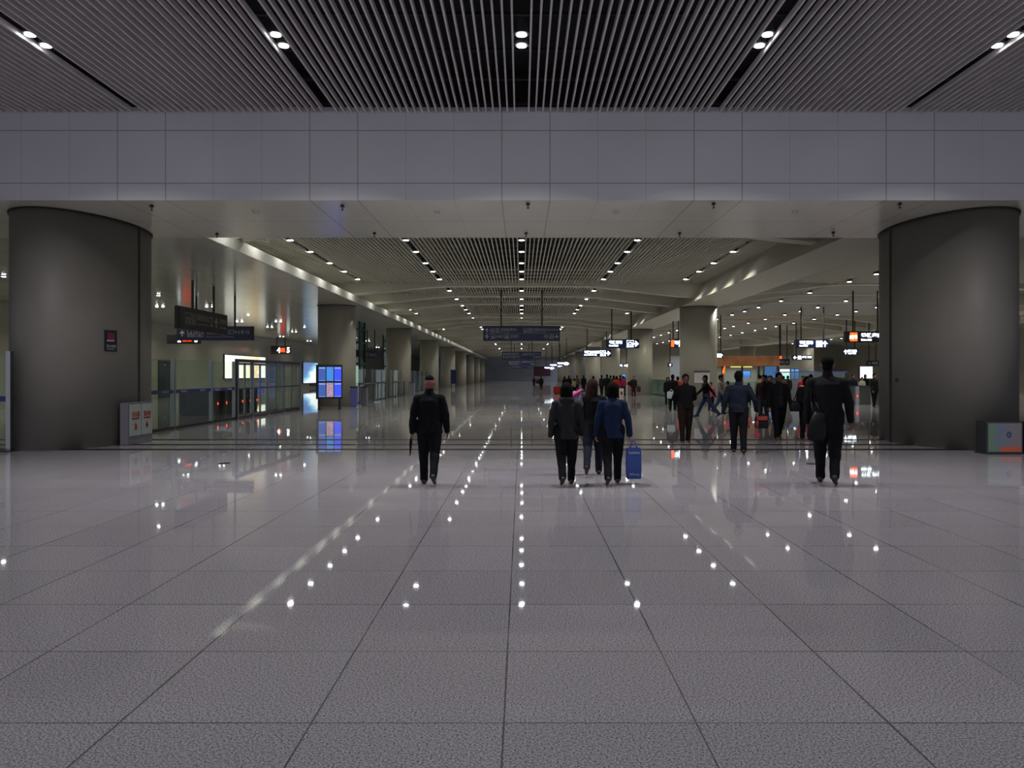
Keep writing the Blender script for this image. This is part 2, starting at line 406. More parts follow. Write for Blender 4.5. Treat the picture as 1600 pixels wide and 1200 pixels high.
# ---------------------------------------------------------------- downlights
def dl_proto(r, power, col, spread=140):
    t = thing('downlight', 'x', 'lamp')
    bm = bmesh.new(); cyl(bm, (0, 0, .015), (0, 0, .20), r + .02, None, 20); cyl(bm, (0, 0, 0), (0, 0, .03), r + .03, None, 20); obj('housing', bm, M_HOUS, t)
    bm = bmesh.new(); cyl(bm, (0, 0, -.012), (0, 0, -.001), r * .92, None, 20); obj('lamp_lens', bm, M_LENS, t)
    ld = bpy.data.lights.new('lamp', 'AREA'); ld.shape = 'DISK'; ld.size = r * 1.8; ld.energy = power; ld.color = col; ld.spread = R(spread)
    lo = bpy.data.objects.new('lamp_glow', ld); COL.objects.link(lo); lo.parent = t; lo.location = (0, 0, -.016)
    return t
def copy_tree(o, parent=None):
    c = o.copy(); COL.objects.link(c); c.parent = parent
    for ch in o.children: copy_tree(ch, c)
    return c
USED = set()
def put(proto, loc, label, group):
    t = proto if proto.name not in USED else copy_tree(proto)
    USED.add(proto.name); t.location = loc; tag(t, label, 'lamp', group); return t
CN, CF = (1, .97, 1.0), (1, .985, .86)
pn = dl_proto(.085, P_NEAR, CN, 126); pn2 = dl_proto(.085, P_NEAR * .3, CN, 150); pl = dl_proto(.10, P_FAR * .7, CF, 150); po = dl_proto(.10, P_FAR * .35, CF, 100); pf = dl_proto(.10, P_FAR, CF); pr = dl_proto(.10, P_RIGHT, CF); pa = dl_proto(.075, P_AISLE, (1, .97, .80))
NX = {-2: 'far left', -1: 'left', 0: 'central', 1: 'right', 2: 'far right'}
for k in (-2, -1, 0, 1, 2):
    for y in (-3.9, 4.0, 12.1):
        for d, w in ((-.2, 'nearer'), (.2, 'farther')):
            put(pn if y > 12 else pn2, (k * 3.92, y + d, Z_NEAR - .05), ('%s round downlight of the pair in the %s slot before the beam' % (w, NX[k])) if y > 12 else
                'round downlight in a slot of the dark slat ceiling overhead', 'downlights in the near slat ceiling')
CY = [25.3, 27.7, 30.5, 33, 35.7, 40.6, 45.1, 49.4, 52.5, 55.6, 60, 64.5, 69, 72, 75.2, 79.5, 84, 88.5, 91.5, 94.5, 99, 103.5, 108, 111, 114, 118.5, 123, 127.5, 130.5, 133.5, 138, 142.5, 147, 150, 153, 157.5, 162, 166.5, 170, 173]
for k in (-1, 0, 1):
    for i, y in enumerate(CY):
        put(pf, (k * 3.92, y, Z_FAR + .02), 'round downlight in the %s light row of the long hall ceiling' % NX[k], 'downlights of the %s row in the long hall' % NX[k])
for k in (-2, 2):
    for y in ([20.4, 22.9] + CY if k < 0 else (27.7, 30.5, 33, 35.7, 52.5, 55.6, 72, 75.2, 91.5, 94.5)):
        if y > 125: continue
        put(pl if k < 0 else po, (k * 3.92, y, Z_FAR + .02), 'round downlight in the outer %s light row of the long hall ceiling' % ('left' if k < 0 else 'right'), 'downlights of the outer %s row in the long hall' % ('left' if k < 0 else 'right'))
for k in range(3, 11):
    for i, y in enumerate(CY):
        if y > 110 or y < 33 or k == 7: continue
        t = put(pr, (k * 3.92, y, Z_FAR - .10), 'round downlight in the ceiling of the bright right side hall', 'downlights of the right side hall')
        if (k + i) % 2 and t is not pr:
            for c in list(t.children):
                if c.type == 'LIGHT': bpy.data.objects.remove(c)
for x in (-16.3, -18.9, -22.5):
    for i, y in enumerate((27, 33.5, 39, 44.5, 50, 56, 62, 70, 79, 88, 98)):
        for d in ((-.16, .16) if (i % 2 == 0 or x < -17) else (0,)):
            put(pa, (x + d, y, Z_SOFF - .03), 'small round spotlight in the glossy soffit over the left aisle', 'spotlights in the left aisle soffit')

# sprinklers and detectors under the main beam
ps = thing('sprinkler', 'x', 'sprinkler'); bm = bmesh.new(); cyl(bm, (0, 0, -.05), (0, 0, 0), .05, .03, 12); cyl(bm, (0, 0, -.11), (0, 0, -.05), .012, None, 8); cyl(bm, (0, 0, -.12), (0, 0, -.11), .03, None, 10)
obj('sprinkler_head', bm, M_GUN, ps)
SPR = [(237, 323), (535, 323), (825, 320), (1115, 319), (1406, 318), (339, 367), (585, 366), (822, 366), (1062, 366), (1302, 365)]
for i, (px, py) in enumerate(SPR):
    Y = (Z_SOFF - H) * F / (HY - py + 3); Y = min(max(Y, YB0 + .2), YB1 - .15)
    t = ps if i == 0 else copy_tree(ps)
    t.location = ((px - CX) * Y / F, Y, Z_SOFF)
    tag(t, 'small sprinkler under the big beam, %s of the %s row' % (['first', 'second', 'third', 'fourth', 'fifth'][i % 5], 'near' if i < 5 else 'far'), 'sprinkler', 'sprinklers under the big beam')
pd = thing('smoke_detector', 'x', 'smoke detector'); bm = bmesh.new(); cyl(bm, (0, 0, -.06), (0, 0, 0), .05, .08, 16); obj('detector_body', bm, M_PAPER, pd)
for i, px in enumerate((400, 683, 962, 1242)):
    t = pd if i == 0 else copy_tree(pd); t.location = ((px - CX) * 16.3 / F, 16.3, Z_SOFF)
    tag(t, 'round smoke detector on the beam underside, %s from the left' % ordn[i].replace('nearest', 'first'), 'smoke detector', 'smoke detectors under the big beam')

# ---------------------------------------------------------------- signs
def sign(label, cx, Y, z0, w, h, face, poles, ztop, rz=0, th=.16, name='hanging_sign', loc=None, group=None):
    t = thing(name, label, 'sign', loc or (cx, Y, z0), rz, group)
    obj('panel', B((-w / 2, w / 2, -th / 2, th / 2, 0, h)), face, t)
    e = .03
    obj('panel_frame', B((-w / 2 - e, w / 2 + e, -th / 2 + .02, th / 2 + .01, -e, 0), (-w / 2 - e, w / 2 + e, -th / 2 + .02, th / 2 + .01, h, h + e),
                         (-w / 2 - e, -w / 2, -th / 2 + .02, th / 2 + .01, 0, h), (w / 2, w / 2 + e, -th / 2 + .02, th / 2 + .01, 0, h)), M_POLE, t)
    for p in poles:
        bm = bmesh.new(); cyl(bm, (p, 0, h + e), (p, 0, ztop - (loc[2] if loc else z0)), .045, None, 10); obj('hanging_pole', bm, M_POLE, t)
    return t, -th / 2 - .002
def central(Y, w, z0, label):
    h = w * .185
    t, y = sign(label, 0.0, Y, z0, w, h, M_NAVY, (-w * .27, w * .27), Z_FAR, group='blue direction boards over the hall')
    u = w / 4.08; r1, r2 = h * .72, h * .27; s = .23 * u; L = -w / 2
    arrow(t, L + .17 * u, r1, .26 * u, M_GREY, y); arrow(t, L + .17 * u, r2, .26 * u, M_GREY, y)
    obj('divider', B((L + .1, w / 2 - .1, y - .003, y, h * .49, h * .505)), M_GREY, t)
    frame_icon(t, L + .46 * u, r1, s, M_GREY, y, 'metro'); frame_icon(t, L + .74 * u, r1, s, M_GREY, y, 'rail')
    text(t, '铁路售票处2', L + .92 * u, r1 + .04 * u, .17 * u, M_GREY, y, .88 * u)
    text(t, 'Railway Ticket Office', L + .92 * u, r1 - .10 * u, .07 * u, M_GREY, y, .5 * u)
    frame_icon(t, L + 2.25 * u, r1, s, M_GREY, y, 'exit'); frame_icon(t, L + 2.52 * u, r1, s, M_GREY, y, 'rail')
    text(t, '铁路到达出口4·6·8·10', L + 2.68 * u, r1 + .04 * u, .17 * u, M_GREY, y, 1.32 * u)
    text(t, 'Railway Arrivals', L + 2.68 * u, r1 - .10 * u, .07 * u, M_GREY, y, .62 * u)
    frame_icon(t, L + .50 * u, r2, s, M_GREY, y, 'exit'); text(t, '出站口', L + .68 * u, r2 + .02 * u, .17 * u, M_GREY, y, .42 * u)
    frame_icon(t, L + 1.25 * u, r2, s, M_GREY, y, 'wc'); text(t, '卫生间', L + 1.42 * u, r2 + .02 * u, .17 * u, M_GREY, y, .42 * u)
    text(t, '地铁', L + 3.22 * u, r2 + .03 * u, .15 * u, M_GREY, y, .26 * u); text(t, 'Metro', L + 3.28 * u, r2 - .09 * u, .07 * u, M_GREY, y, .2 * u)
    frame_icon(t, L + 3.66 * u, r2, s, M_GREY, y, 'metro'); arrow(t, L + 3.92 * u, r2, .22 * u, M_GREY, y, R(-90))
central(40.3, 4.08, 3.46, 'wide navy direction board hanging over the middle of the hall, nearest')
central(79, 4.08, 3.25, 'navy direction board over the middle of the hall, second one back')
central(113, 4.08, 3.0, 'navy direction board over the hall, third one back')
central(152, 4.08, 2.9, 'faint navy board farthest back, close to the dark end wall')

def lit(label, px0, px1, py0, py1, Y, items, zt=Z_FAR, poles=(-.3, .3), face=M_NAVYL, group=None, rz=0):
    a, b = at(px0, py1, Y), at(px1, py0, Y); w, h = b.x - a.x, b.z - a.z
    t, y = sign(label, (a.x + b.x) / 2, Y, a.z, w, h, face, [p * w for p in poles], zt, group=group, rz=rz)
    for it in items:
        k = it[0]; x = -w / 2 + it[1] * w
        if k == 't': text(t, it[2], x, it[4] * h, it[5] * h, it[6] if len(it) > 6 else M_LIT, y, it[3] * w, it[7] if len(it) > 7 else .012)
        if k == 'a': arrow(t, x, h / 2, .84 * h, M_LIT, y, it[2])
        if k == 'i': frame_icon(t, x, h / 2, .84 * h, it[3] if len(it) > 3 else M_LIT, y, it[2])
        if k == 'b': obj('backlit_square', B((x, x + it[2] * w, y - .004, y, .08 * h, .92 * h)), it[3], t)
    return t
lit('lit blue sign with white arrow to the right, hanging beside the nearest right column', 949, 998, 531, 543.5, 50,
    [('t', .05, '地铁乘车', .42, .68, .45), ('t', .05, 'Metro Entry', .3, .25, .22), ('i', .72, 'metro'), ('a', .89, R(-90))], poles=(-.36, .26), group='lit metro signs')
lit('lit blue sign with arrow to the right, lower and farther than its neighbour', 911, 954, 547, 557, 72,
    [('t', .04, '地铁自动售票', .56, .66, .5), ('t', .04, 'Metro Ticket Vending', .46, .22, .22), ('i', .72, 'metro'), ('a', .90, R(-90))], poles=(-.35, .35), group='lit metro signs')
for (a, b, c, d, Y, w) in ((870, 889, 565.5, 571, 90, 'rightmost'), (858, 879, 568.5, 573.5, 104, 'middle'), (850, 866, 573, 577.5, 118, 'leftmost')):
    lit('small distant lit sign over the right side of the hall, %s of three' % w, a, b, c, d, Y,
        [('t', .04, '地铁乘车', .55, .6, .55), ('i', .74, 'solid'), ('a', .90, R(-90))], group='distant lit signs')
lit('lit blue sign with arrow pointing up before the pale far column', 1246, 1293.5, 531.5, 543, 50,
    [('t', .05, '地铁乘车', .45, .66, .5), ('t', .05, 'Metro Entry', .28, .22, .22), ('i', .70, 'solid'), ('a', .89, 0)], poles=(-.38, .36), group='lit metro signs')
lit('dark sign with orange square and white characters, partly behind the right column', 1320, 1384, 518.5, 534.5, 40.5,
    [('b', .11, .18, M_ORANGE), ('t', .10, '2号线', .19, .48, .42), ('t', .38, '地铁出口', .52, .66, .42), ('t', .38, 'Metro Exit', .26, .22, .2)], poles=(-.30, .3), face=mat('dark_lightbox', rgb(16, 18, 30), .4), group=None)
lit('small lit sign with an orange left end beside the nearest right column', 1048, 1063, 530.5, 543, 50,
    [('b', .02, .3, M_ORANGE), ('t', .36, '地铁', .36, .6, .45), ('a', .88, 0)], poles=(-.25, .3))
lit('tiny lit sign with bent arrow glimpsed just right of a pale column', 1119, 1129, 552, 559, 57, [('i', .35, 'solid'), ('a', .75, 0)], poles=(.2,))
lit('lit sign with arrow pointing left beyond the waiting people', 1238, 1268, 555.5, 562, 66, [('a', .12, R(90)), ('i', .36, 'solid'), ('t', .5, '地铁售票', .48, .6, .5)], poles=(-.3,))
lit('lit blue and white sign hanging below the dark orange sign', 1318, 1340, 545.5, 554, 58, [('a', .12, 0), ('t', .26, '地铁售票处', .66, .64, .5), ('t', .26, 'Ticket Office', .6, .22, .25)], poles=(-.3, .3))
lit('unlit blue sign under the ceiling at the edge of the right column', 1354, 1372, 564, 571, 61, [('t', .1, '← 出口', .8, .5, .6, M_GREY)], face=M_NAVY, poles=(-.3, .3))
lit('unlit blue sign above the white poster in the right hall', 1216, 1233, 561.5, 570, 68, [('t', .1, '出口 10', .8, .5, .6, M_GREY)], face=M_NAVY, poles=(-.3, .3))
lit('small unlit sign hanging between two pale columns', 1044, 1050, 568, 572.5, 75, [('a', .5, 0)], face=M_NAVY, poles=(0,))
lit('small lit sign above the queue at the third right column', 966, 982, 569, 573.5, 84, [('t', .05, '地铁', .4, .5, .7), ('a', .65, R(90)), ('i', .88, 'solid')], poles=(-.3, .3))
lit('lit green and red sign between stands of the shop', 1214, 1222, 556, 561, 67, [('b', .5, .4, M_LED), ('a', .22, 0)], poles=(0,))
# left aisle signs
a = at(279, 531, 34); b = at(395, 511, 34); w = b.x - a.x; h = b.z - a.z
t, y = sign('long navy exit sign 4·6·8·10 hanging over the left aisle', (a.x + b.x) / 2, 34, a.z, w, h, M_NAVY, (-w * .26, w * .26), Z_SOFF)
arrow(t, -w * .44, h * .5, .27, M_WHITEP, y); frame_icon(t, -w * .32, h * .5, .34, M_WHITEP, y, 'exit'); frame_icon(t, -w * .205, h * .5, .34, M_WHITEP, y, 'rail')
text(t, '铁路到达出口4·6·8·10', -w * .115, h * .62, .26, M_WHITEP, y, w * .575); text(t, 'Railway Arrivals Exit 4·6·8·10', -w * .115, h * .22, .09, M_WHITEP, y, w * .37)
t, y = sign('dark unlit sign with number 2 seen at an angle above the glass fence', 0, 0, 0, 4.4, .78, M_DKSIGN, (-.95, 1.0), Z_SOFF, rz=R(90), loc=(-12.5, 29.3, 3.32))
frame_icon(t, -1.55, .4, .42, M_DIM, y, 'exit'); frame_icon(t, -1.08, .4, .42, M_DIM, y, 'rail')
text(t, '铁路到达出口', -.78, .5, .26, M_DIM, y, 1.2); text(t, 'Railway Arrivals Exit', -.78, .24, .1, M_DIM, y, 1.1)
text(t, '2', .45, .42, .55, M_DIM, y, .3); arrow(t, 1.05, .4, .45, M_DIM, y); text(t, '售票处', 1.4, .5, .22, M_DIM, y, .7); text(t, 'Ticket Office', 1.4, .24, .1, M_DIM, y, .7)
def led(px0, px1, py0, py1, Y, n1, n2, label):
    a, b = at(px0, py1, Y), at(px1, py0, Y); w, h = b.x - a.x, b.z - a.z
    t, y = sign(label, (a.x + b.x) / 2, Y, a.z, w, h, M_DKSIGN, (-w * .2, w * .24), Z_SOFF)
    text(t, n1, -w * .18, h * .5, h * .95, M_LIT, y, h * .4, .02); text(t, n2, w * .34, h * .5, h * .95, M_LIT, y, h * .4, .02)
    obj('led_screen', B((-w * .03, w * .26, y - .004, y, h * .2, h * .8)), mat('led_back', rgb(60, 6, 4), .5, emit=(1, .03, .01, 1), es=.7), t)
    text(t, '检票通道', -w * .02, h * .5, h * .5, M_LED, y - .006, w * .26, .01)
led(262, 313, 524, 536.5, 46, '2', '3', 'dark gate sign with lit 2 and 3 and red LED strip')
led(424, 453, 541, 553, 72, '4', '5', 'smaller distant gate sign with red LED strip between lit numbers')
lit('navy sign glimpsed between the first two left columns', 569.5, 589.5, 549.5, 559.5, 60, [('t', .05, '铁路到达出口', .9, .5, .6, M_GREY)], zt=Z_SOFF, face=M_NAVY)

# ---------------------------------------------------------------- lit posters on walls
def ad_mat(name, kind, es):
    m = bpy.data.materials.new(name); m.use_nodes = True; k = NT(m); b = m.node_tree.nodes['Principled BSDF']
    tc = k.n('ShaderNodeTexCoord'); sx = k.n('ShaderNodeSeparateXYZ'); k.t.links.new(tc.outputs['Generated'], sx.inputs[0])
    u = sx.outputs[1] if kind in ('yellow', 'ice') else sx.outputs[0]; v = sx.outputs[2]
    t = k.n('ShaderNodeTexNoise'); t.inputs['Scale'].default_value = 5; t.inputs['Detail'].default_value = 5; k.t.links.new(tc.outputs['Generated'], t.inputs['Vector'])
    r = k.n('ShaderNodeValToRGB'); e = r.color_ramp.elements
    if kind == 'yellow':
        f = k.math('ADD', k.math('MULTIPLY', u, .75), k.math('MULTIPLY', t.outputs['Fac'], .3))
        stops = [(.0, (1, 1, .86)), (.42, (1, 1, .85)), (.5, (.95, .85, .5)), (.56, (1, .97, .7)), (.72, (.95, .62, .25)), (.78, (1, .97, .8)), (1, (.95, 1, .9))]
    elif kind == 'ice':
        f = k.math('ADD', k.math('MULTIPLY', k.math('ABSOLUTE', k.math('SUBTRACT', u, .42)), 1.1), k.math('ADD', k.math('MULTIPLY', v, .45), k.math('MULTIPLY', t.outputs['Fac'], .35)))
        stops = [(0, (.9, 1, 1)), (.56, (.95, 1, 1)), (.64, (.35, .75, .9)), (.78, (.12, .24, .5)), (1, (.10, .18, .4))]
    elif kind == 'blue':
        f = k.math('ADD', k.math('MULTIPLY', v, .6), k.math('MULTIPLY', t.outputs['Fac'], .5))
        stops = [(0, (.02, .08, .4)), (.45, (.05, .2, .7)), (.7, (.1, .35, .9)), (1, (.3, .6, 1))]
    else:
        f = t.outputs['Fac']; stops = [(0, (.7, .9, 1)), (.35, (.9, 1, 1)), (.5, (1, 1, 1)), (1, (1, 1, 1))]
    while len(e) < len(stops): e.new(.5)
    for q, (p, c) in zip(e, stops): q.position = p; q.color = c + (1,)
    k.t.links.new(f, r.inputs['Fac']); k.t.links.new(r.outputs[0], b.inputs['Emission Color']); b.inputs['Emission Strength'].default_value = es
    b.inputs['Base Color'].default_value = (.05, .05, .05, 1); b.inputs['Roughness'].default_value = .2
    return m
M_YEL, M_ICE, M_BLU, M_WHT = ad_mat('yellow_poster_glow', 'yellow', 1.3), ad_mat('icy_blue_poster_glow', 'ice', 1.1), ad_mat('blue_screen_glow', 'blue', .9), ad_mat('white_poster_glow', 'white', 2)
def lightbox_left(py, y0, y1, z0, z1, m, label):
    t = thing('lightbox_poster', label, 'poster', (-25, (y0 + y1) / 2, z0)); d = (y1 - y0) / 2
    obj('poster_face', B((.10, .13, -d + .08, d - .08, .08, z1 - z0 - .08)), m, t); obj('poster_frame', B((0, .12, -d, d, 0, z1 - z0)), M_GUN, t)
lightbox_left(0, 62.5, 72.5, 1.22, 3.35, M_YEL, 'glowing yellow and white wall poster behind the glass doors of the left aisle')
lightbox_left(0, 85.0, 100, 0.55, 3.1, M_ICE, 'glowing icy blue poster on the left aisle wall beside the screen stand')
t = thing('wall_rail_board', 'narrow black strip on the wall below the icy blue poster', 'board', (-25, 92, 0)); obj('strip', B((0, .1, -4, 3, .25, .5)), M_BLACK, t)

def screen(px0, px1, py0, py1, Y, m, label, floor=True, name='lit_poster_stand', cat='poster', th=.25):
    a, b = at(px0, py1, Y), at(px1, py0, Y); w, h = b.x - a.x, b.z - a.z
    t = thing(name, label, cat, ((a.x + b.x) / 2, Y, 0 if floor else a.z))
    o = a.z if floor else 0
    obj('poster_face', B((-w / 2, w / 2, -th / 2 - .02, -th / 2, o, o + h)), m, t)
    obj('poster_case', B((-w / 2 - .05, w / 2 + .05, -th / 2 - .001, th / 2, 0, o + h + .05)), M_GUN, t)
    return t
screen(1218, 1233, 577, 592, 70, M_WHT, 'glowing white poster stand left of the walking man in black')
screen(1343, 1362, 573, 591, 66, M_WHT, 'glowing white poster stand beyond the ticket gates')
screen(1235.5, 1240, 577, 592, 72, M_BLU, 'dark blue poster stand beside the white poster, left one')
screen(1241.5, 1247, 577, 592, 72, M_BLU, 'bright blue poster stand right of the white poster')
screen(972, 977, 585, 590, 80, M_BLU, 'small blue screen above the queue by the third right column')

# ---------------------------------------------------------------- shop kiosk in the right hall
Y = 60; a, b = at(1128, 572, Y), at(1218, 556, Y)
t = thing('shop_kiosk', 'shop kiosk with an orange and brown band over its glass counter', 'kiosk', ((a.x + b.x) / 2, Y, 0)); w = b.x - a.x
mo = mat('brown_orange_shop_band', rgb(170, 110, 66), .5, var=.35, vs=1.1)
obj('sign_band', B((-w / 2, w / 2, 0, 3.2, a.z, b.z)), mo, t)
for s in (-1, -.3, .3, 1):
    bm = B((s * (w / 2 - .08) - .08, s * (w / 2 - .08) + .08, .05, .2, 0, a.z)); obj('post', bm, M_GUN, t)
obj('counter', B((-w / 2, w / 2 - .95, .2, .9, 0, .98)), M_GLASSG, t); obj('counter_top', B((-w / 2, w / 2, .15, .95, .98, 1.02)), M_STEEL, t)
obj('back_wall', B((-w / 2, w / 2, 3.0, 3.1, 0, a.z)), M_WALLR, t)
ml = mat('yellow_light_tube', (1, 1, 0, 1), .5, emit=(.9, 1, .25, 1), es=1.6)
ld = bpy.data.lights.new('shop_fill_light', 'AREA'); ld.shape = 'RECTANGLE'; ld.size = 3.4; ld.size_y = .6; ld.energy = 45; ld.color = (.85, 1, .95)  # fill light added to brighten the kiosk interior, not a fitting
lo = bpy.data.objects.new('shop_fill_light', ld); COL.objects.link(lo); lo.parent = t; lo.location = (0, 1.6, a.z - .03)
obj('light_strip', B((-w * .34, -w * .11, .1, .14, a.z - .09, a.z - .04)), ml, t); obj('light_strip', B((-w * .10, w * .03, .1, .14, a.z - .09, a.z - .04)), ml, t)
screen(1152, 1172, 580, 590, 60.8, M_BLU, 'bright blue and white television in the shop kiosk', False, 'television', 'television', .08).location.z = at(0, 590, 60.8).z
screen(1194, 1212, 572.5, 590, 59.6, mat('pale_blue_display', rgb(60, 90, 120), .3, emit=rgb(60, 110, 170), es=.5), 'tall pale blue display panel at the right end of the shop', True, 'display_panel', 'display')
t = thing('flame_lamp', 'small orange flame-shaped lamp at the left end of the shop', 'lamp', at(1130, 585, 59.5)); 
bm = bmesh.new(); loft(bm, [(0, 0, 0, .02, .02), (.02, 0, .2, .10, .05), (.06, 0, .42, .07, .04), (.13, 0, .68, .01, .01)], 12); obj('flame', bm, M_ORANGE, t, True)
bm = bmesh.new(); cyl(bm, (0, 0, -1.6), (0, 0, .05), .03); obj('lamp_pole', bm, M_GUN, t)

# ---------------------------------------------------------------- ticket gates
def gate(x, y, rz, label, group, m=None, k=1.0):
    t = thing('ticket_gate', label, 'ticket gate', (x, y, 0), rz, group)
    bm = B((-.12, .12, 0, 1.5, 0, .98)); obj('cabinet', bm, m or M_STEEL, t, bevel=.03)
    obj('cabinet_top', B((-.13, .13, -.01, 1.51, .981, 1.01)), M_GUN, t)
    bm = bmesh.new(); cyl(bm, (0, -.012, .47), (0, 0, .47), .075 * k, None, 16); obj('indicator_disc', bm, M_BLACK, t)
    bm = bmesh.new()
    cyl(bm, (-.03, -.02, .52), (.035, -.02, .47), .014 * k * k, None, 6); cyl(bm, (-.03, -.02, .42), (.035, -.02, .47), .014 * k * k, None, 6); cyl(bm, (-.05, -.02, .47), (.03, -.02, .47), .012, None, 6)
    obj('red_arrow', bm, mat('red_arrow_glow', rgb(200, 10, 5), .5, emit=(1, .03, .01, 1), es=7), t)
    obj('flap', B((.12, .40, .68, .72, .45, .9)), M_GLASSG, t)
    return t
for i in range(6):
    gate(16.45 + .84 * i, 40.3, 0, 'ticket gate with red arrow in the right-hand row, %s from left' % ['first', 'second', 'third', 'fourth', 'fifth', 'sixth'][i], 'right ticket gates')
for i in range(6):
    gate(-12.1, 29.7 + .88 * i, R(90), 'steel ticket gate with red light behind the left glass fence, %s in its row' % ordn[i], 'left ticket gates', M_GUN, .7)
t = thing('gate_booth', 'pale service booth with blue-lit top behind the right ticket gates', 'booth', (19.2, 48, 0))
obj('booth_body', B((-2.2, 1.6, 0, 2.0, 0, 1.2)), M_STEEL, t); obj('booth_glass', B((-2.2, 1.6, 0, 2, 1.2, 1.75)), M_GLASSG, t)
obj('booth_top', B((-2.3, 1.7, -.1, 2.1, 1.75, 1.82)), mat('blue_edge_glow', rgb(60, 80, 140), .4, emit=rgb(80, 110, 200), es=.15), t)

# ---------------------------------------------------------------- glass fences
def fence(label, pts, h=2.08, posts=None, band=True, npan=None, glass=M_GLASS):
    """glass fence along a straight line: posts, glass panes, floor rail, blue printed band"""
    p, q = Vector(pts[0]), Vector(pts[1]); L = (q - p).length; ang = math.atan2(q.y - p.y, q.x - p.x)
    t = thing('glass_fence', label, 'fence', (p.x, p.y, 0), ang)
    obj('floor_rail', B((0, L, -.05, .05, 0, .07)), M_GUN, t); obj('floor_track', B((0, L, -.16, .16, 0, .012)), M_GUN, t)
    ps_ = posts
    for d in ps_: obj('post', B((d - .05, d + .05, -.05, .05, 0, h)), M_STEEL, t)
    e = [0] + [d for d in ps_ if 0.1 < d < L - .1] + [L]
    for a, b in zip(e, e[1:]):
        obj('glass_pane', B((a + .06, b - .06, -.006, .006, .08, h - .02)), glass, t)
        if band:
            bb = obj('blue_band', B((a + .07, b - .07, -.012, -.007, 1.06, 1.17)), M_BBAND, t)
            n = max(1, int((b - a) / 1.0))
            for i in range(n):
                text(t, '重庆北站', a + (b - a) * (i + .5) / n - .2, 1.115, .07, M_WHITEP, -.014, .4)
    return t
fence('tall clear glass fence with a navy band running left from the big left column', ((-17.5, 16.05), (-10.75, 15.75)), 2.12, (2.0, 4.4, 6.7))
fence('long clear glass fence with navy band behind the big left column', ((-10.45, 19.2), (-10.45, 27.2)), 2.1, (3.2, 5.9, 7.9))
t = thing('glass_door_screen', 'steel framed glass door screen in front of the yellow poster', 'door', (-10.42, 27.3, 0), R(90))
xs = [0, 1.55, 3.3, 5.3, 7.6]
for x in xs: obj('door_post', B((x - .06, x + .06, -.06, .06, 0, 2.08)), M_STEEL, t)
obj('head_rail', B((-.06, 7.66, -.05, .05, 2.08, 2.2)), M_GUN, t); obj('sill_rail', B((0, 7.6, -.05, .05, 0, .06)), M_GUN, t)
for a, b in zip(xs, xs[1:]):
    c = (a + b) / 2
    for u, v in ((a + .07, c - .02), (c + .02, b - .07)):
        g = obj('door_leaf', B((u, u + .04, -.02, .02, .07, 2.07), (v - .04, v, -.02, .02, .07, 2.07), (u, v, -.02, .02, .07, .15), (u, v, -.02, .02, 1.98, 2.07)), M_STEEL, t)
        obj('leaf_glass', B((u + .04, v - .04, -.005, .005, .15, 1.98)), M_GLASS, g)
    obj('push_bar', B((a + .1, b - .1, -.07, -.04, 1.08, 1.13)), M_GUN, t)
fence('glass fence between the first two left columns with dark handrail', ((-9.2, 41), (-9.2, 57)), 1.95, (.1, 2.5, 5, 8, 11.5, 15.9), band=False)
t = thing('handrail', 'dark handrail in front of the glass fence between the left columns', 'handrail', (-8.95, 41, 0)); bm = bmesh.new(); cyl(bm, (0, 0, 1.1), (0, 16, 1.1), .05, None, 8)
for d in (.2, 4, 8, 12, 15.8): cyl(bm, (0, d, 0), (0, d, 1.1), .03, None, 8)
obj('rail', bm, M_GUN, t)
fence('glass fence between the second and third left columns', ((-9.1, 60.5), (-9.1, 76)), 1.95, (.1, 3, 6, 9, 12, 15.4), band=False)
fence('low glass barrier beyond the nearest right column', ((10.8, 52), (10.8, 66)), 1.25, (.1, 3.5, 7, 10.5, 13.9), band=False, glass=M_GLASSG)
# glazed lift shafts between the left columns
def shaft(x, y, w, d, label, lamp=True):
    t = thing('lift_shaft', label, 'lift', (x, y, 0))
    for sx in (0, w):
        for sy in (0, d): obj('corner_post', B((sx - .07, sx + .07, sy - .07, sy + .07, 0, Z_SOFF - .01)), mat('dark_green_steel', rgb(34, 52, 46), .4), t)
    for z in (.3, 2.3, 3.7, 4.6): obj('ring_beam', B((0, w, -.06, .06, z, z + .12), (0, w, d - .06, d + .06, z, z + .12), (-.06, .06, 0, d, z, z + .12), (w - .06, w + .06, 0, d, z, z + .12)), mat('dark_green_steel'), t)
    for b in ((0, w, -.01, 0), (0, w, d, d + .01), (-.01, 0, 0, d), (w, w + .01, 0, d)): obj('glass_wall', B((b[0], b[1], b[2], b[3], .05, Z_SOFF - .05)), M_GLASSG, t)
    obj('lit_panel', B((w * .25, w * .75, d * .5, d * .5 + .05, .9, 2.2)), mat('pale_green_lamp_panel', (1, 1, 1, 1), .4, emit=(.8, 1, .75, 1), es=.8), t)
shaft(-11.6, 50, .75, 1.6, 'narrow green glazed lift shaft just right of the nearest left column')
shaft(-12.6, 68, 1.0, 1.8, 'green glazed lift shaft left of the second left column')
shaft(-12.0, 88, 1.2, 1.8, 'distant green glazed lift shaft between second and third left columns')

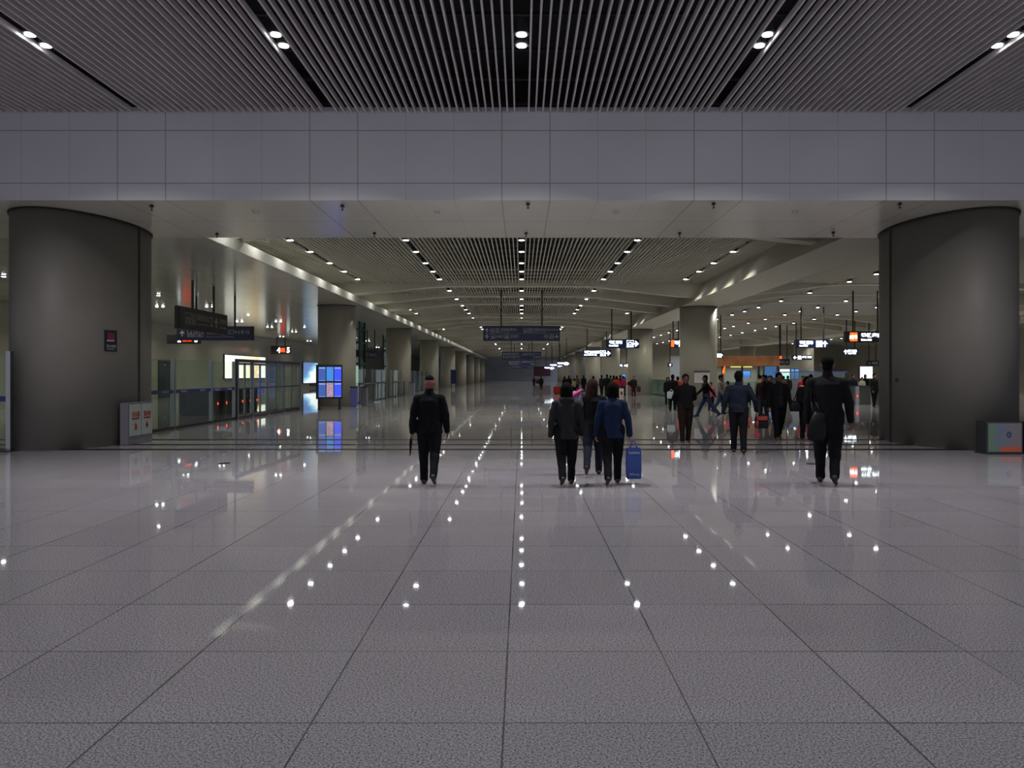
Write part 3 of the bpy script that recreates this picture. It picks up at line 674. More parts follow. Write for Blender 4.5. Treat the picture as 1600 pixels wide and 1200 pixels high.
# ---------------------------------------------------------------- floor-standing objects on the left
t = thing('screen_stand', 'black floor stand with six blue screens beside the nearest left column', 'screen', (-9.0, 35.0, 0), R(14))
obj('cabinet', B((-.62, .58, -.18, .25, .48, 2.08)), M_BLACK, t)
for i in range(3):
    for j in range(2):
        x = -.5 + i * .355; z = .58 + (1 - j) * .74
        k = [('slate_blue_screen', (.03, .08, .32)), ('sky_blue_screen', (.04, .2, .55)), ('royal_blue_screen', (.03, .07, .85))][i]
        m = mat(k[0] + str(j), (.02, .02, .05, 1), .2, emit=k[1] + (1,), es=1.3) if not (i == 1 and j == 1) else mat('photo_screen', (.3, .2, .2, 1), .2, emit=(.3, .22, .34, 1), es=1.0, var=.8, vs=9)
        s = obj('screen_panel', B((x, x + .315, -.2, -.18, z, z + .66)), m, t)
        if not (i == 1): obj('caption_bar', B((x + .01, x + .305, -.204, -.2, z + .01, z + .035), (x + .01, x + .305, -.204, -.2, z + .57, z + .64)), mat('pale_caption', (.1, .1, .2, 1), .3, emit=(.30, .42, .8, 1), es=.8), s)
for x in (-.48, .45): obj('leg', B((x - .05, x + .05, -.05, .05, .03, .48)), M_BLACK, t); obj('foot', B((x - .07, x + .07, -.38, .38, 0, .03)), M_BLACK, t)
def bin_(x, y, h, m, label, r=.2, nm='litter_bin'):
    t = thing(nm, label, 'bin', (x, y, 0)); bm = B((-r, r, -r, r, .03, h)); obj('bin_body', bm, m, t, bevel=.02); obj('bin_lid', B((-r - .01, r + .01, -r - .01, r + .01, h, h + .05)), M_GUN, t)
bin_(-8.35, 37.2, .98, mat('blue_violet_paint', rgb(86, 86, 150), .5), 'blue-violet bin at the foot of the nearest left column', .16)
bin_(-8.15, 38.6, .95, M_STEEL, 'pale steel bin behind the blue-violet bin', .16)
bin_(-8.3, 56.4, 1.0, M_STEEL, 'steel bin at the foot of the second left column', .2)
t = thing('information_totem', 'slim dark blue standing panel far along the left colonnade', 'display', (-8.2, 90, 0)); obj('panel', B((-.35, .35, -.1, .1, .5, 2.2)), M_NAVY, t)
obj('leg', B((-.3, -.22, -.05, .05, 0, .5)), M_BLACK, t); obj('leg', B((.22, .3, -.05, .05, 0, .5)), M_BLACK, t)

# fire cabinet by the left column
t = thing('extinguisher_cabinet', 'grey box cabinet with two white doors lettered in red beside left column', 'cabinet', (-9.18, 17.15, 0))
obj('body', B((-.055, .14, 0, 1.12, .0, .97)), mat('grey_cabinet_paint', rgb(104, 102, 110), .45), t, bevel=.008)
for d in (0, 1):
    y0 = .06 + .53 * d
    dr = obj('door', B((.14, .158, y0, y0 + .48, .2, .93)), mat('white_cabinet_door', rgb(150, 162, 156), .35), t)
    for s, z, sz, wd in ((('灭火器', '消火栓')[d], .70, .14, .34), (('FIRE EXTINGUISHER', 'FIRE HYDRANT')[d], .60, .05, .32)):
        o = text(dr, s, 0, z, sz, M_REDP, 0, wd); o.rotation_euler = (0, 0, R(90)); o.location = (.162, y0 + .07, z)
    bm = B((.158, .163, y0 + .19, y0 + .29, .33, .46), (.158, .163, y0 + .21, y0 + .25, .46, .5)) if d == 0 else B((.158, .163, y0 + .17, y0 + .30, .40, .44), (.158, .163, y0 + .2, y0 + .26, .35, .5))
    obj('red_symbol', bm, M_REDP, dr)
# plaque on left column
def on_ellipse(cx, px, a=1.2, b=2.05, cy=17.9):
    k = (px - CX) / F; A_ = (k * k) / (a * a) + 1 / (b * b); B_ = -2 * (k * cx / (a * a) + cy / (b * b)); C_ = cx * cx / (a * a) + cy * cy / (b * b) - 1
    D = B_ * B_ - 4 * A_ * C_; Y = (-B_ - math.sqrt(max(0, D))) / (2 * A_); X = k * Y
    return X, Y, math.atan2((Y - cy) / (b * b), (X - cx) / (a * a))
X, Y, an = on_ellipse(-10.45, 172.5)
z0, z1 = H - (549 - HY) * Y / F, H - (516 - HY) * Y / F
t = thing('wall_plaque', 'small dark blue no-smoking plaque on the big left column', 'sign', (X, Y, z0), an + R(90))
obj('plate', B((-.17, .17, -.02, .03, 0, z1 - z0)), mat('dark_blue_plaque', rgb(30, 32, 52), .4), t)
obj('red_mark', B((-.10, .10, -.024, -.02, .22, .42)), mat('dull_red_print', rgb(110, 40, 50), .5), t); obj('white_mark', B((-.12, .08, -.027, -.024, .23, .255)), M_WHITEP, t)
text(t, '禁止吸烟', -.13, .12, .07, M_GREY, -.022, .26); text(t, 'No Smoking', -.11, .05, .045, M_GREY, -.022, .2)
X, Y, an = on_ellipse(10.12, 1402)
t = thing('fire_alarm_button', 'tiny dark red call point on the big right column', 'alarm', (X, Y, H - (597 - HY) * Y / F), an + R(90))
obj('box', B((-.04, .04, -.03, .03, 0, .09)), mat('dark_maroon', rgb(84, 30, 34), .5), t)
# low picture panels by the right column
pm = bpy.data.materials.new('colourful_faded_print'); pm.use_nodes = True; k = NT(pm); b = pm.node_tree.nodes['Principled BSDF']
tc = k.n('ShaderNodeTexCoord'); nz = k.n('ShaderNodeTexNoise'); nz.inputs['Scale'].default_value = 2.2; k.t.links.new(tc.outputs['Generated'], nz.inputs['Vector'])
sx = k.n('ShaderNodeSeparateXYZ'); k.t.links.new(tc.outputs['Generated'], sx.inputs[0])
r = k.n('ShaderNodeValToRGB'); e = r.color_ramp.elements
e[0].position = 0; e[0].color = rgb(90, 112, 84); e[1].position = 1; e[1].color = rgb(128, 112, 112)
for p, c in ((.32, rgb(96, 124, 96)), (.45, rgb(100, 112, 128)), (.62, rgb(116, 114, 120))): x = e.new(p); x.color = c
k.t.links.new(k.math('ADD', k.math('MULTIPLY', sx.outputs[0], .6), k.math('MULTIPLY', nz.outputs['Fac'], .5)), r.inputs[0])
low = k.math('MULTIPLY', k.math('LESS_THAN', sx.outputs[2], .17), k.math('GREATER_THAN', sx.outputs[0], .35))
k.t.links.new(k.mix(low, r.outputs[0], rgb(190, 84, 50)), b.inputs['Base Color']); b.inputs['Roughness'].default_value = .3
for i, (x0, x1) in enumerate(((9.50, 10.24), (10.27, 11.0))):
    t = thing('low_display_box', ['low box with faded green and blue print at the foot of the right column', 'low box with reddish print at the right edge of the photo'][i], 'display', (x0, 15.25, 0), 0, 'low print boxes')
    w = x1 - x0
    obj('case', B((0, w, 0, .35, 0, .66)), M_GUN, t); obj('print', B((.03, w - .03, -.012, 0, .05, .63)), pm, t)
    o = text(t, ['◎', '小'][i], w * .55, .4, .16, mat('dark_blue_print', rgb(60, 66, 110), .5), -.016, .09)
    obj('painted_plinth_shadow', B((-.02, w + .02, -.03, .37, 0, .02)), M_DARK, t)  # solid dark strip, its colour standing in for shade at the box foot
# notice board and notice on right column
cx_, cy_ = 9.4, 39.7
t = thing('notice_board', 'white notice board with maroon top edge on the nearest right column', 'notice', (8.93 + .42, cy_ - 1.02, H - (598 - HY) * 38.7 / F))
w = .78; obj('board', B((-w / 2, w / 2, -.03, .04, 0, .56)), M_PAPER, t); obj('top_edge', B((-w / 2 - .02, w / 2 + .02, -.04, .05, .53, .6)), mat('maroon_edge', rgb(90, 34, 40), .5), t)
for i in range(6): obj('text_line', B((-.33, .30 - .05 * (i % 3), -.034, -.03, .45 - i * .07, .465 - i * .07)), M_GREY, t)
t = thing('paper_notice', 'small white paper notice on the nearest right column', 'notice', (8.60, cy_ - .55, 1.49), R(-52)); obj('sheet', B((-.12, .12, -.05, -.04, 0, .2)), M_PAPER, t)
# drain covers
for px, py, lab in ((350, 724, 'small dark round floor cover on the left floor'), (1270, 725, 'small dark floor cover beside the tall man in the long coat')):
    Y = F * H / (py - HY); t = thing('floor_cover', lab, 'cover', ((px - CX) * Y / F, Y, 0)); bm = bmesh.new(); cyl(bm, (0, 0, .0), (0, 0, .006), .11, None, 20); obj('plate', bm, M_DARK, t)
# red hoarding on the far wall
t = thing('red_banner', 'dull red banner hanging on the dark end wall', 'banner', (5.6, YEND - .05, 0)); obj('cloth', B((-2.6, 1.6, -.02, .02, 1.2, 3.6)), mat('dull_red_cloth', rgb(130, 84, 90), .7), t)

# ---------------------------------------------------------------- people
SKIN = mat('skin', rgb(150, 98, 78), .55); SKIN2 = mat('reddish_skin', rgb(108, 62, 54), .5)
HAIR = mat('black_hair', rgb(9, 8, 8), .9, spec=.1); HAIRB = mat('brown_hair', rgb(34, 21, 18), .9, spec=.15); HAIRG = mat('greying_hair', rgb(30, 27, 26), .9, spec=.15)
SHOE = mat('black_shoe', rgb(14, 13, 13), .35); EYE = mat('dark_eye', rgb(16, 12, 12), .3); LIP = mat('lip', rgb(110, 52, 48), .5)
def cloth(name, c, r=.9): return mat(name, rgb(*[v * .88 for v in c]), r, var=.12, vs=14, spec=.12)
def remeshed(name, bm, vox, m, parent, it=3, fold=0, seed=0):
    me = bpy.data.meshes.new(name); bmesh.ops.recalc_face_normals(bm, faces=bm.faces); bm.to_mesh(me); bm.free()
    o = bpy.data.objects.new('tmp', me); COL.objects.link(o)
    r = o.modifiers.new('r', 'REMESH'); r.mode = 'VOXEL'; r.voxel_size = vox; r.adaptivity = 0
    s = o.modifiers.new('s', 'SMOOTH'); s.factor = .5; s.iterations = it
    bpy.context.view_layer.update()
    m2 = bpy.data.meshes.new_from_object(o.evaluated_get(bpy.context.evaluated_depsgraph_get()))
    bpy.data.objects.remove(o); bpy.data.meshes.remove(me); m2.name = name
    if fold:
        for v, nn in zip(m2.vertices, [v.normal.copy() for v in m2.vertices]):
            p = v.co; q = Vector((p.x * 5 + seed, p.y * 5, p.z * 11 + (p.x + p.y) * 6))
            v.co = p + nn * noise.noise(q) * fold
    m2.materials.clear(); m2.materials.append(m); smooth(m2)
    o = bpy.data.objects.new(name, m2); COL.objects.link(o); o.parent = parent
    return o
def V(x, y, z): return Vector((x, y, z))
def person(label, px, feet, head, face=0, *, top, trousers, hair='short', hairm=None, skin=None, legL=(0, 0), legR=(0, 0), armL=(0, 0, 6), armR=(0, 0, 6),
           hem=.80, bulk=1.0, vox=.02, lean=0, turn=0, nod=0, style='jacket', topn='jacket', inner=None, hood=False, female=False, group=None, height=None, flare=0, folded=False):
    """px,feet,head give where the figure stands and how tall it is; face = heading in degrees (0 walks away, 180 towards us)
       leg=(thigh swing, knee bend), arm=(swing, elbow bend, spread) in degrees; local +Y is forward"""
    Y = F * H / (feet - HY); X = (px - CX) * Y / F
    h = height or (H - (head - HY) * Y / F); s = h / 1.70
    root = thing('person', label, 'person', (X, Y, 0), R(face), group)
    skin = skin or SKIN; hairm = hairm or HAIR
    S = Matrix.Diagonal((s, s, s, 1))
    wsc = (.92 if female else 1.0)
    legs = {}
    for sg, (a, b) in ((-1, legL), (1, legR)):
        hip = V(.088 * sg, 0, .90); a_, c_ = R(a), R(a - b)
        knee = hip + V(0.006 * sg, .425 * math.sin(a_), -.425 * math.cos(a_)); ank = knee + V(0, .41 * math.sin(c_), -.41 * math.cos(c_))
        pitch = max(0, b - a) * .75 if b > a else 0
        toe = ank + Matrix.Rotation(-R(pitch), 3, 'X') @ V(.015 * sg, .17, -.05)
        legs[sg] = [hip, knee, ank, toe, pitch]
    low = min(min(l[2].z - .075, l[3].z - .025) for l in legs.values())
    off = V(0, 0, -low)
    for l in legs.values():
        for i in range(4): l[i] = l[i] + off
    def T(x, y, z): return V(x, y + math.tan(R(lean)) * (z - .9), z) + off
    arms = {}
    for sg, (a, b, sp) in ((-1, armL), (1, armR)):
        sh = T(.172 * sg * wsc * (1 + (bulk - 1) * .35), -.01, 1.352)
        def dirv(an, spr): return V(math.sin(R(spr)) * sg, math.sin(R(an)) * math.cos(R(spr)), -math.cos(R(an)) * math.cos(R(spr)))
        el = sh + dirv(a, sp) * .285; fd = dirv(a + b, sp * (.35 if b < 60 else -1.6)); wr = el + fd * .25
        if folded: fd = (V(.02 * sg, -.14, 1.0) + off - el).normalized(); wr = el + fd * .25; 
        arms[sg] = [sh, el, wr, fd]
    headc = T(0, .014, 1.578)
    HR = Matrix.Translation(headc) @ Matrix.Rotation(R(turn), 4, 'Z') @ Matrix.Rotation(-R(nod), 4, 'X')
    HK = 1.07
    def hp(x, y, z): return HR @ V(x * HK, y * HK, z * HK)
    fine = vox < .015
    # body: one continuous surface
    bm = bmesh.new()
    def rings(L, k=1.0):
        loft(bm, [(T(cx, cy, z).x, T(cx, cy, z).y, z + off.z, rx * wsc * k, ry * k) for (z, cx, cy, rx, ry) in L], 18)
    rings([(.84, 0, 0, .13, .09), (.92, 0, 0, .155, .105), (1.05, 0, .0, .13, .09), (1.22, 0, .005, .15, .105), (1.32, 0, 0, .155, .10), (1.385, 0, -.005, .11, .075), (1.44, 0, -.005, .055, .05)])
    tube(bm, [T(0, -.005, 1.40), T(0, .0, 1.47), hp(0, -.01, -.06)], [.06, .054, .054], 12)
    ball(bm, headc, (.080, .100, .118), 18, Matrix.Rotation(R(turn), 4, 'Z'))
    tube(bm, [hp(0, .045, -.075), hp(0, .02, -.03)], [.04, .06], 12)                      # jaw and chin
    tube(bm, [hp(0, .088, .018), hp(0, .108, -.018)], [.010, .015], 8)                      # nose
    ball(bm, hp(0, .084, .034), (.045, .015, .012), 10)                                     # brow
    for sg in (-1, 1): ball(bm, hp(.077 * sg, -.005, .0), (.012, .022, .032), 8)            # ears
    for sg, (hip, knee, ank, toe, pt) in legs.items():
        tube(bm, [hip, (hip + knee) / 2, knee, (knee * .6 + ank * .4), ank], [.085, .075, .052, .055, .036], 12)
        tube(bm, [ank + V(0, -.02, -.035), toe], [.032, .026], 10)
    for sg, (sh, el, wr, fd) in arms.items():
        tube(bm, [T(.08 * sg, 0, 1.36), sh, (sh + el) / 2, el, (el + wr) / 2, wr], [.05, .055, .045, .037, .036, .026], 10)
        fw = V(0, 1, 0) if abs(fd.y) < .8 else V(0, 0, 1)
        side = (fw - fd * fw.dot(fd)).normalized(); nrm = fd.cross(side).normalized() * sg   # nrm points outwards or inwards
        palm = wr + fd * .05
        for q in (-.024, 0, .024): tube(bm, [wr + side * q * .6, palm + side * q + fd * .035], [.020, .0155], 8)
        if fine or True:
            cl = -nrm
            for q, ln in ((-.030, .058), (-.010, .070), (.010, .076), (.030, .068)):
                b0 = wr + fd * .085 + side * q; b1 = b0 + (fd * .85 + cl * .35) * ln * .5; b2 = b1 + (fd * .5 + cl * .8) * ln * .45
                tube(bm, [b0, b1, b2], [.0098, .009, .0075], 6)
            tb = wr + fd * .03 + side * .028; t1 = tb + (side * .7 + fd * .7) * .034; t2 = t1 + (fd * .95 + cl * .2) * .03
            tube(bm, [tb, t1, t2], [.013, .011, .009], 6)
    bm.transform(S); remeshed('body', bm, vox * (.62 if fine else .7), skin, root, 2)
    # trousers
    bm = bmesh.new()
    rings([(.80, 0, 0, .12, .09), (.90, 0, 0, .172, .118), (1.0, 0, 0, .155, .108), (1.04, 0, 0, .145, .10)], .5 + .5 * bulk)
    for sg, (hip, knee, ank, toe, pt) in legs.items():
        k = .55 + .45 * bulk
        tube(bm, [hip + V(0, 0, .02), hip * .55 + knee * .45, knee, knee * .5 + ank * .5, ank + V(0, 0, .0)], [.108 * k, .094 * k, .073 * k, .068, .064], 14)
    bm.transform(S); remeshed('trousers', bm, vox, trousers, root, 3, .007 if fine else .005, px)
    # shoes
    for sg, (hip, knee, ank, toe, pt) in legs.items():
        bm = bmesh.new(); RM = Matrix.Translation(ank) @ Matrix.Rotation(-R(pt), 4, 'X')
        tube(bm, [RM @ V(0, -.045, -.036), RM @ V(.004 * sg, .07, -.040), RM @ V(.012 * sg, .165, -.052)], [.038, .039, .022], 12)
        bm.transform(S)
        for v in bm.verts:
            lo = .004 if pt < 3 else -9
            if v.co.z < lo: v.co.z = lo
        obj('shoe', bm, SHOE, root, True)
    # upper garment
    bm = bmesh.new(); g = .026 * bulk; k = bulk
    fl = flare
    rings([(hem - off.z * 0, 0, -.002, .165 + g + fl, .115 + g + fl * .8), (hem + .10, 0, 0, .163 + g + fl * .6, .113 + g + fl * .5), (1.05, 0, 0, .146 + g, .104 + g), (1.22, 0, .004, .160 + g, .115 + g),
           (1.32, 0, 0, .162 + g * .8, .108 + g), (1.375, 0, -.004, .140 + g * .4, .092 + g * .4), (1.415, 0, -.006, .098, .072), (1.45, 0, -.006, .064, .058)])
    for sg, (sh, el, wr, fd) in arms.items():
        tube(bm, [T(.085 * sg * wsc, 0, 1.362), sh + V(0, 0, -.008), (sh + el) / 2, el, (el + wr) / 2, wr + fd * .005], [.058, .056 + g * .4, .050 + g * .5, .045 + g * .45, .041 + g * .4, .037 + g * .3], 14)
    if style != 'tee': tube(bm, [T(0, -.012, 1.43), T(0, -.008, 1.475)], [.072, .066], 14)
    if hood: ball(bm, T(0, -.075, 1.42), (.125, .065, .055), 14); tube(bm, [T(-.09, -.02, 1.44), T(0, -.09, 1.40), T(.09, -.02, 1.44)], [.04, .05, .04], 10)
    bm.transform(S); jk = remeshed(topn, bm, vox, top, root, 3, .010 if fine else .006, px + 3)
    if inner:      # shirt front seen through the open jacket
        bm = bmesh.new(); 
        for (z, w_, yy) in ((1.43, .030, .070), (1.34, .035, .112 + g), (1.2, .05, .125 + g), (1.06, .055, .112 + g), (hem + .12, .06, .122 + g)):
            ball(bm, T(0, yy - .004, z), (w_, .02, .09), 10)
        bm.transform(S); remeshed('shirt_front', bm, max(vox * .6, .009), inner, root, 2)
    if style == 'zip' or style == 'blazer':
        if style == 'blazer' and abs(face) < 90:
            bm = bmesh.new(); tube(bm, [T(0, -(.118 + g), hem + .02), T(0, -(.118 + g), hem + .22)], [.003, .003], 6); bm.transform(S); obj('back_vent', bm, M_DARK, root)
    # hair
    bm = bmesh.new()
    if hair == 'crop': ball(bm, hp(0, -.008, .034), (.085, .102, .096), 16); ball(bm, hp(0, -.042, -.025), (.072, .060, .062), 12)
    elif hair == 'thin': ball(bm, hp(0, .004, .062), (.074, .092, .074), 16)
    elif hair == 'short': ball(bm, hp(0, -.012, .030), (.090, .103, .105), 16); ball(bm, hp(0, -.05, -.03), (.074, .056, .066), 12)
    elif hair == 'bob':
        ball(bm, hp(0, -.018, .022), (.106, .112, .118), 16); ball(bm, hp(0, -.045, -.05), (.106, .074, .095), 14)
        for sg in (-1, 1): ball(bm, hp(.074 * sg, -.005, -.045), (.034, .056, .082), 10)
    elif hair == 'long':
        ball(bm, hp(0, -.018, .022), (.101, .109, .115), 16); loft_pts = [hp(0, -.05, .0), hp(0, -.07, -.10), hp(0, -.09, -.20), hp(.01, -.095, -.27)]
        tube(bm, loft_pts, [.09, .085, .075, .045], 14)
        for sg in (-1, 1): tube(bm, [hp(.075 * sg, -.01, .0), hp(.082 * sg, -.02, -.13)], [.03, .028], 10)
    bm.transform(S); remeshed('hair', bm, min(vox, .014), hairm, root, 2, .004, px)
    if abs(face) > 60:
        for sg in (-1, 1):
            bm = bmesh.new(); ball(bm, hp(.030 * sg, .086, .014), (.014, .008, .007), 8); bm.transform(S); obj('eye', bm, EYE, root, True)
        bm = bmesh.new(); ball(bm, hp(0, .090, -.050), (.024, .008, .006), 8); bm.transform(S); obj('mouth', bm, LIP, root, True)
    M = Matrix.Translation((X, Y, 0)) @ Matrix.Rotation(R(face), 4, 'Z') @ S
    return dict(root=root, M=M, hand={sg: M @ (a[2] + a[3] * .11) for sg, a in arms.items()}, sh={sg: M @ a[0] for sg, a in arms.items()}, s=s, Y=Y, X=X)

BLK = cloth('black_wool_cloth', (17, 17, 21)); BLK2 = cloth('black_cotton_cloth', (24, 23, 25)); CHR = cloth('charcoal_padded_cloth', (40, 41, 44), .7); NVY = cloth('navy_jacket_cloth', (30, 34, 48))
BLUE = cloth('blue_jacket_cloth', (24, 40, 70), .75); BRN = cloth('dark_brown_trouser_cloth', (38, 28, 25)); DKT = cloth('dark_trouser_cloth', (20, 20, 24)); JEAN = cloth('blue_denim', (52, 66, 96)); JEANG = cloth('grey_denim', (58, 62, 70))
JEAND = cloth('dark_denim', (34, 38, 50)); GRY = cloth('grey_shirt_cloth', (98, 100, 110)); TAN = cloth('grey_tan_shirt_cloth', (122, 114, 102)); RED = cloth('red_coat_cloth', (170, 34, 34)); ORG = cloth('orange_red_coat_cloth', (205, 62, 36))
WHT = cloth('white_jacket_cloth', (186, 182, 172)); BEI = cloth('beige_jacket_cloth', (158, 138, 108)); PNK = cloth('pink_cloth', (190, 84, 112)); DBR = cloth('brown_black_jacket', (44, 34, 36)); GRN = cloth('olive_grey_cloth', (78, 74, 62))
MAG = cloth('magenta_cloth', (150, 40, 90)); WNE = cloth('wine_cloth', (80, 30, 34))

P = {}
P['suit'] = person('man in black suit walking away alone on the left, short hair and bare neck', 671, 757, 588, 2, top=BLK, topn='suit_jacket', trousers=BLK, hair='thin', skin=SKIN2, legL=(7, 0), legR=(-17, 24),
    armL=(-6, 10, 13), armR=(4, 12, 13), hem=.80, bulk=1.25, vox=.011, style='blazer', flare=.012)
P['hoodw'] = person('woman with long black hair in charcoal hooded jacket walking away', 885, 757, 599, 2, top=CHR, topn='hooded_jacket', trousers=DKT, hair='bob', female=True, legL=(-14, 22), legR=(8, 0),
    armL=(-6, 14, 13), armR=(6, 16, 12), hem=.77, bulk=1.5, vox=.011, hood=True, flare=.02)
P['midw'] = person('woman with long brown hair in black, half hidden between the two women', 927, 742, 593, -8, top=BLK2, topn='coat', trousers=JEAND, hair='long', hairm=HAIRB, female=True, legL=(-16, 26), legR=(9, 2),
    armL=(6, 10, 8), armR=(-6, 14, 8), hem=.74, bulk=1.25, vox=.012, turn=-40)
P['bluew'] = person('woman with black bob in a blue jacket walking away with a blue bag', 957, 756, 598, -3, top=BLUE, topn='jacket', trousers=DKT, hair='bob', female=True, legL=(-15, 20), legR=(14, 8),
    armL=(2, 12, 14), armR=(2, 4, 17), hem=.78, bulk=1.35, vox=.011, flare=.01)
P['front'] = person('man in dark zip sweater and brown trousers facing us, hands behind back', 1071, 693, 586, 180, top=BLK2, topn='zip_sweater', trousers=BRN, hair='short', hairm=HAIRG, skin=SKIN2, legL=(-6, 8), legR=(8, 2),
    armL=(-22, 0, 14), armR=(-22, 0, 14), hem=.84, bulk=1.3, vox=.013, folded=True, style='zip')
P['stride'] = person('man in open dark jacket and blue jeans striding to the left', 1104, 652, 584, 78, top=BLK2, topn='open_jacket', trousers=JEAN, hair='short', skin=SKIN2, legL=(-26, 16), legR=(28, 6),
    armL=(38, 10, 10), armR=(-42, 6, 10), hem=.78, bulk=1.15, vox=.016, inner=GRY, lean=4)
P['tan'] = person('man in pale grey shirt and jeans beside the notice board, looking right', 1126, 646, 586, -110, top=TAN, topn='shirt', trousers=JEAN, hair='short', skin=SKIN2, legL=(10, 6), legR=(-14, 20),
    armL=(8, 40, 8), armR=(0, 30, 8), hem=.84, bulk=1.1, vox=.018, style='tee')
P['navy'] = person('man in navy jacket walking away carrying a black and red bag', 1154, 709, 582, -14, top=NVY, topn='jacket', trousers=DKT, hair='short', legL=(6, 0), legR=(-6, 6),
    armL=(-4, 16, 18), armR=(-10, 42, 27), hem=.84, bulk=1.3, vox=.012)
P['blackf'] = person('man all in black walking towards us in the middle of the right group', 1217, 687, 583, 178, top=BLK2, topn='jacket', trousers=BLK, hair='short', skin=SKIN2, legL=(-12, 16), legR=(10, 2),
    armL=(6, 14, 12), armR=(-4, 16, 12), hem=.80, bulk=1.35, vox=.013, inner=cloth('charcoal_shirt', (34, 34, 38)))
P['jeansm'] = person('man in dark jacket and grey jeans behind the man all in black', 1193, 660, 587, 150, top=DBR, topn='jacket', trousers=JEANG, hair='short', legL=(-6, 6), legR=(8, 2), armL=(4, 12, 9), armR=(0, 10, 9), hem=.82, bulk=1.2, vox=.018)
P['jeansm2'] = person('second man in dark jacket and jeans, close against the man all in black', 1203, 658, 588, 205, top=DBR, topn='jacket', trousers=JEANG, hair='short', legL=(6, 2), legR=(-6, 6), armL=(4, 12, 9), armR=(0, 10, 9), hem=.82, bulk=1.15, vox=.018, turn=-30)
P['wblack'] = person('dark-haired woman in black coat facing us, beside the tall man', 1261, 689, 590, 176, top=BLK2, topn='coat', trousers=DKT, hair='bob', female=True, skin=SKIN2, legL=(5, 2), legR=(-5, 4), armL=(10, 62, 12), armR=(12, 66, 14), hem=.62, bulk=1.35, vox=.013, flare=.01)
P['tall'] = person('tall man in long black coat walking away nearest us on the right', 1293, 755, 558, -24, top=BLK2, topn='long_coat', trousers=DKT, hair='crop', skin=SKIN2, legL=(8, 4), legR=(-9, 20),
    armL=(2, 8, 9), armR=(8, 10, 13), hem=.66, bulk=1.45, vox=.0115, flare=.0, style='jacket')
# people farther off
far = [
 (1043.5, 634, 590, 172, BLK2, DKT, 'long', True, .70, 'woman in long black coat standing behind the man with brown trousers'),
 (1051, 643, 586, -20, BLK, DKT, 'short', False, .78, 'man in black standing by the nearest right column with a white bag'),
 (1059, 634, 589, 20, ORG, DKT, 'short', False, .80, 'person in orange-red coat just behind the man with brown trousers'),
 (990, 621, 588, 165, DBR, WNE, 'short', False, .80, 'person with shoulder bag standing alone before the second right column'),
 (845.5, 611, 588, 0, BLK, DKT, 'short', False, .78, 'lone dark figure with a bag far down the middle of the hall'),
 (834.5, 605, 589, 0, BLK2, DKT, 'short', False, .80, 'smallest far figure left of the lone dark figure'),
 (882, 613, 588.5, 20, BLK2, DKT, 'long', True, .74, 'far woman with long dark hair, leftmost of the waiting group'),
 (889, 614, 587, -10, BLK, DKT, 'short', False, .8, 'far man in black just right of the leftmost waiting woman'),
 (897, 616, 592, 30, BEI, DKT, 'bob', True, .78, 'far woman in beige with black hair in the waiting group'),
 (901.5, 613, 587, 0, GRN, DKT, 'short', False, .8, 'far man in olive jacket behind the woman in beige'),
 (912, 614, 586.5, 10, BLK2, DKT, 'short', False, .7, 'far man in dark coat standing apart right of the woman in beige'),
 (927, 620, 588, 0, GRN, DKT, 'bob', True, .78, 'dark-haired woman in olive above the pink shoulder bag'),
 (940, 618, 586.5, 25, NVY, DKT, 'short', False, .8, 'far person in navy, left end of the queue at the third right column'),
 (948.5, 619, 585.5, -25, BLK2, DKT, 'short', False, .8, 'far tall person in black in the queue, right of the one in navy'),
 (954, 617, 587, 10, GRN, DKT, 'short', False, .8, 'far person in olive in the middle of the queue'),
 (959, 615, 587, -10, DBR, DKT, 'bob', True, .8, 'far dark-haired woman in brown in the queue'),
 (963.5, 622, 588, 0, ORG, DKT, 'bob', True, .8, 'far woman in bright red coat in the queue'),
 (969, 618, 586.5, 0, BLK, DKT, 'short', False, .8, 'far man in black right behind the woman in bright red'),
 (974, 619, 588, 20, MAG, JEAND, 'short', False, .8, 'far person in magenta top, right end of the queue'),
 (1111, 642, 598, 140, PNK, DKT, 'short', False, .8, 'child in pink between the man in grey shirt and the man in navy', ),
 (1137, 636, 596, 100, PNK, DKT, 'bob', True, .8, 'girl in pink just left of the man in navy'),
 (1170, 634, 599, 10, RED, DKT, 'short', False, .8, 'child in red just right of the man in navy'),
 (1187, 634, 586.5, 10, BEI, DKT, 'short', False, .8, 'person in beige jacket facing the shop counter'),
 (1197, 630, 586.5, -30, NVY, DKT, 'short', False, .8, 'person in navy before the shop, right of the one in beige'),
 (1224, 630, 588, 10, GRN, DKT, 'short', False, .8, 'person in brown jacket before the white poster, left one'),
 (1231, 628, 587.5, -10, DBR, DKT, 'short', False, .8, 'person in dark jacket before the white poster, right one'),
 (1255, 640, 588, 170, RED, DKT, 'short', False, .8, 'person in red coat with white stripe behind the woman in black coat'),
 (1267, 637, 585.5, 10, BLK2, DKT, 'bob', True, .8, 'dark-haired woman just left of the tall man'),
 (1333, 630, 586, 180, NVY, DKT, 'short', False, .8, 'man in dark blue behind the ticket gates'),
 (1347, 627.5, 589.5, 180, WHT, DKT, 'short', True, .8, 'woman in white jacket walking through the ticket gates'),
 (1352, 622, 585.5, 180, BLK2, DKT, 'bob', True, .8, 'dark-haired person behind the woman in white jacket'),
 (1366, 637, 584.5, -160, BLK2, DKT, 'short', False, .74, 'man in dark coat at the edge of the right column by the gates'),
]
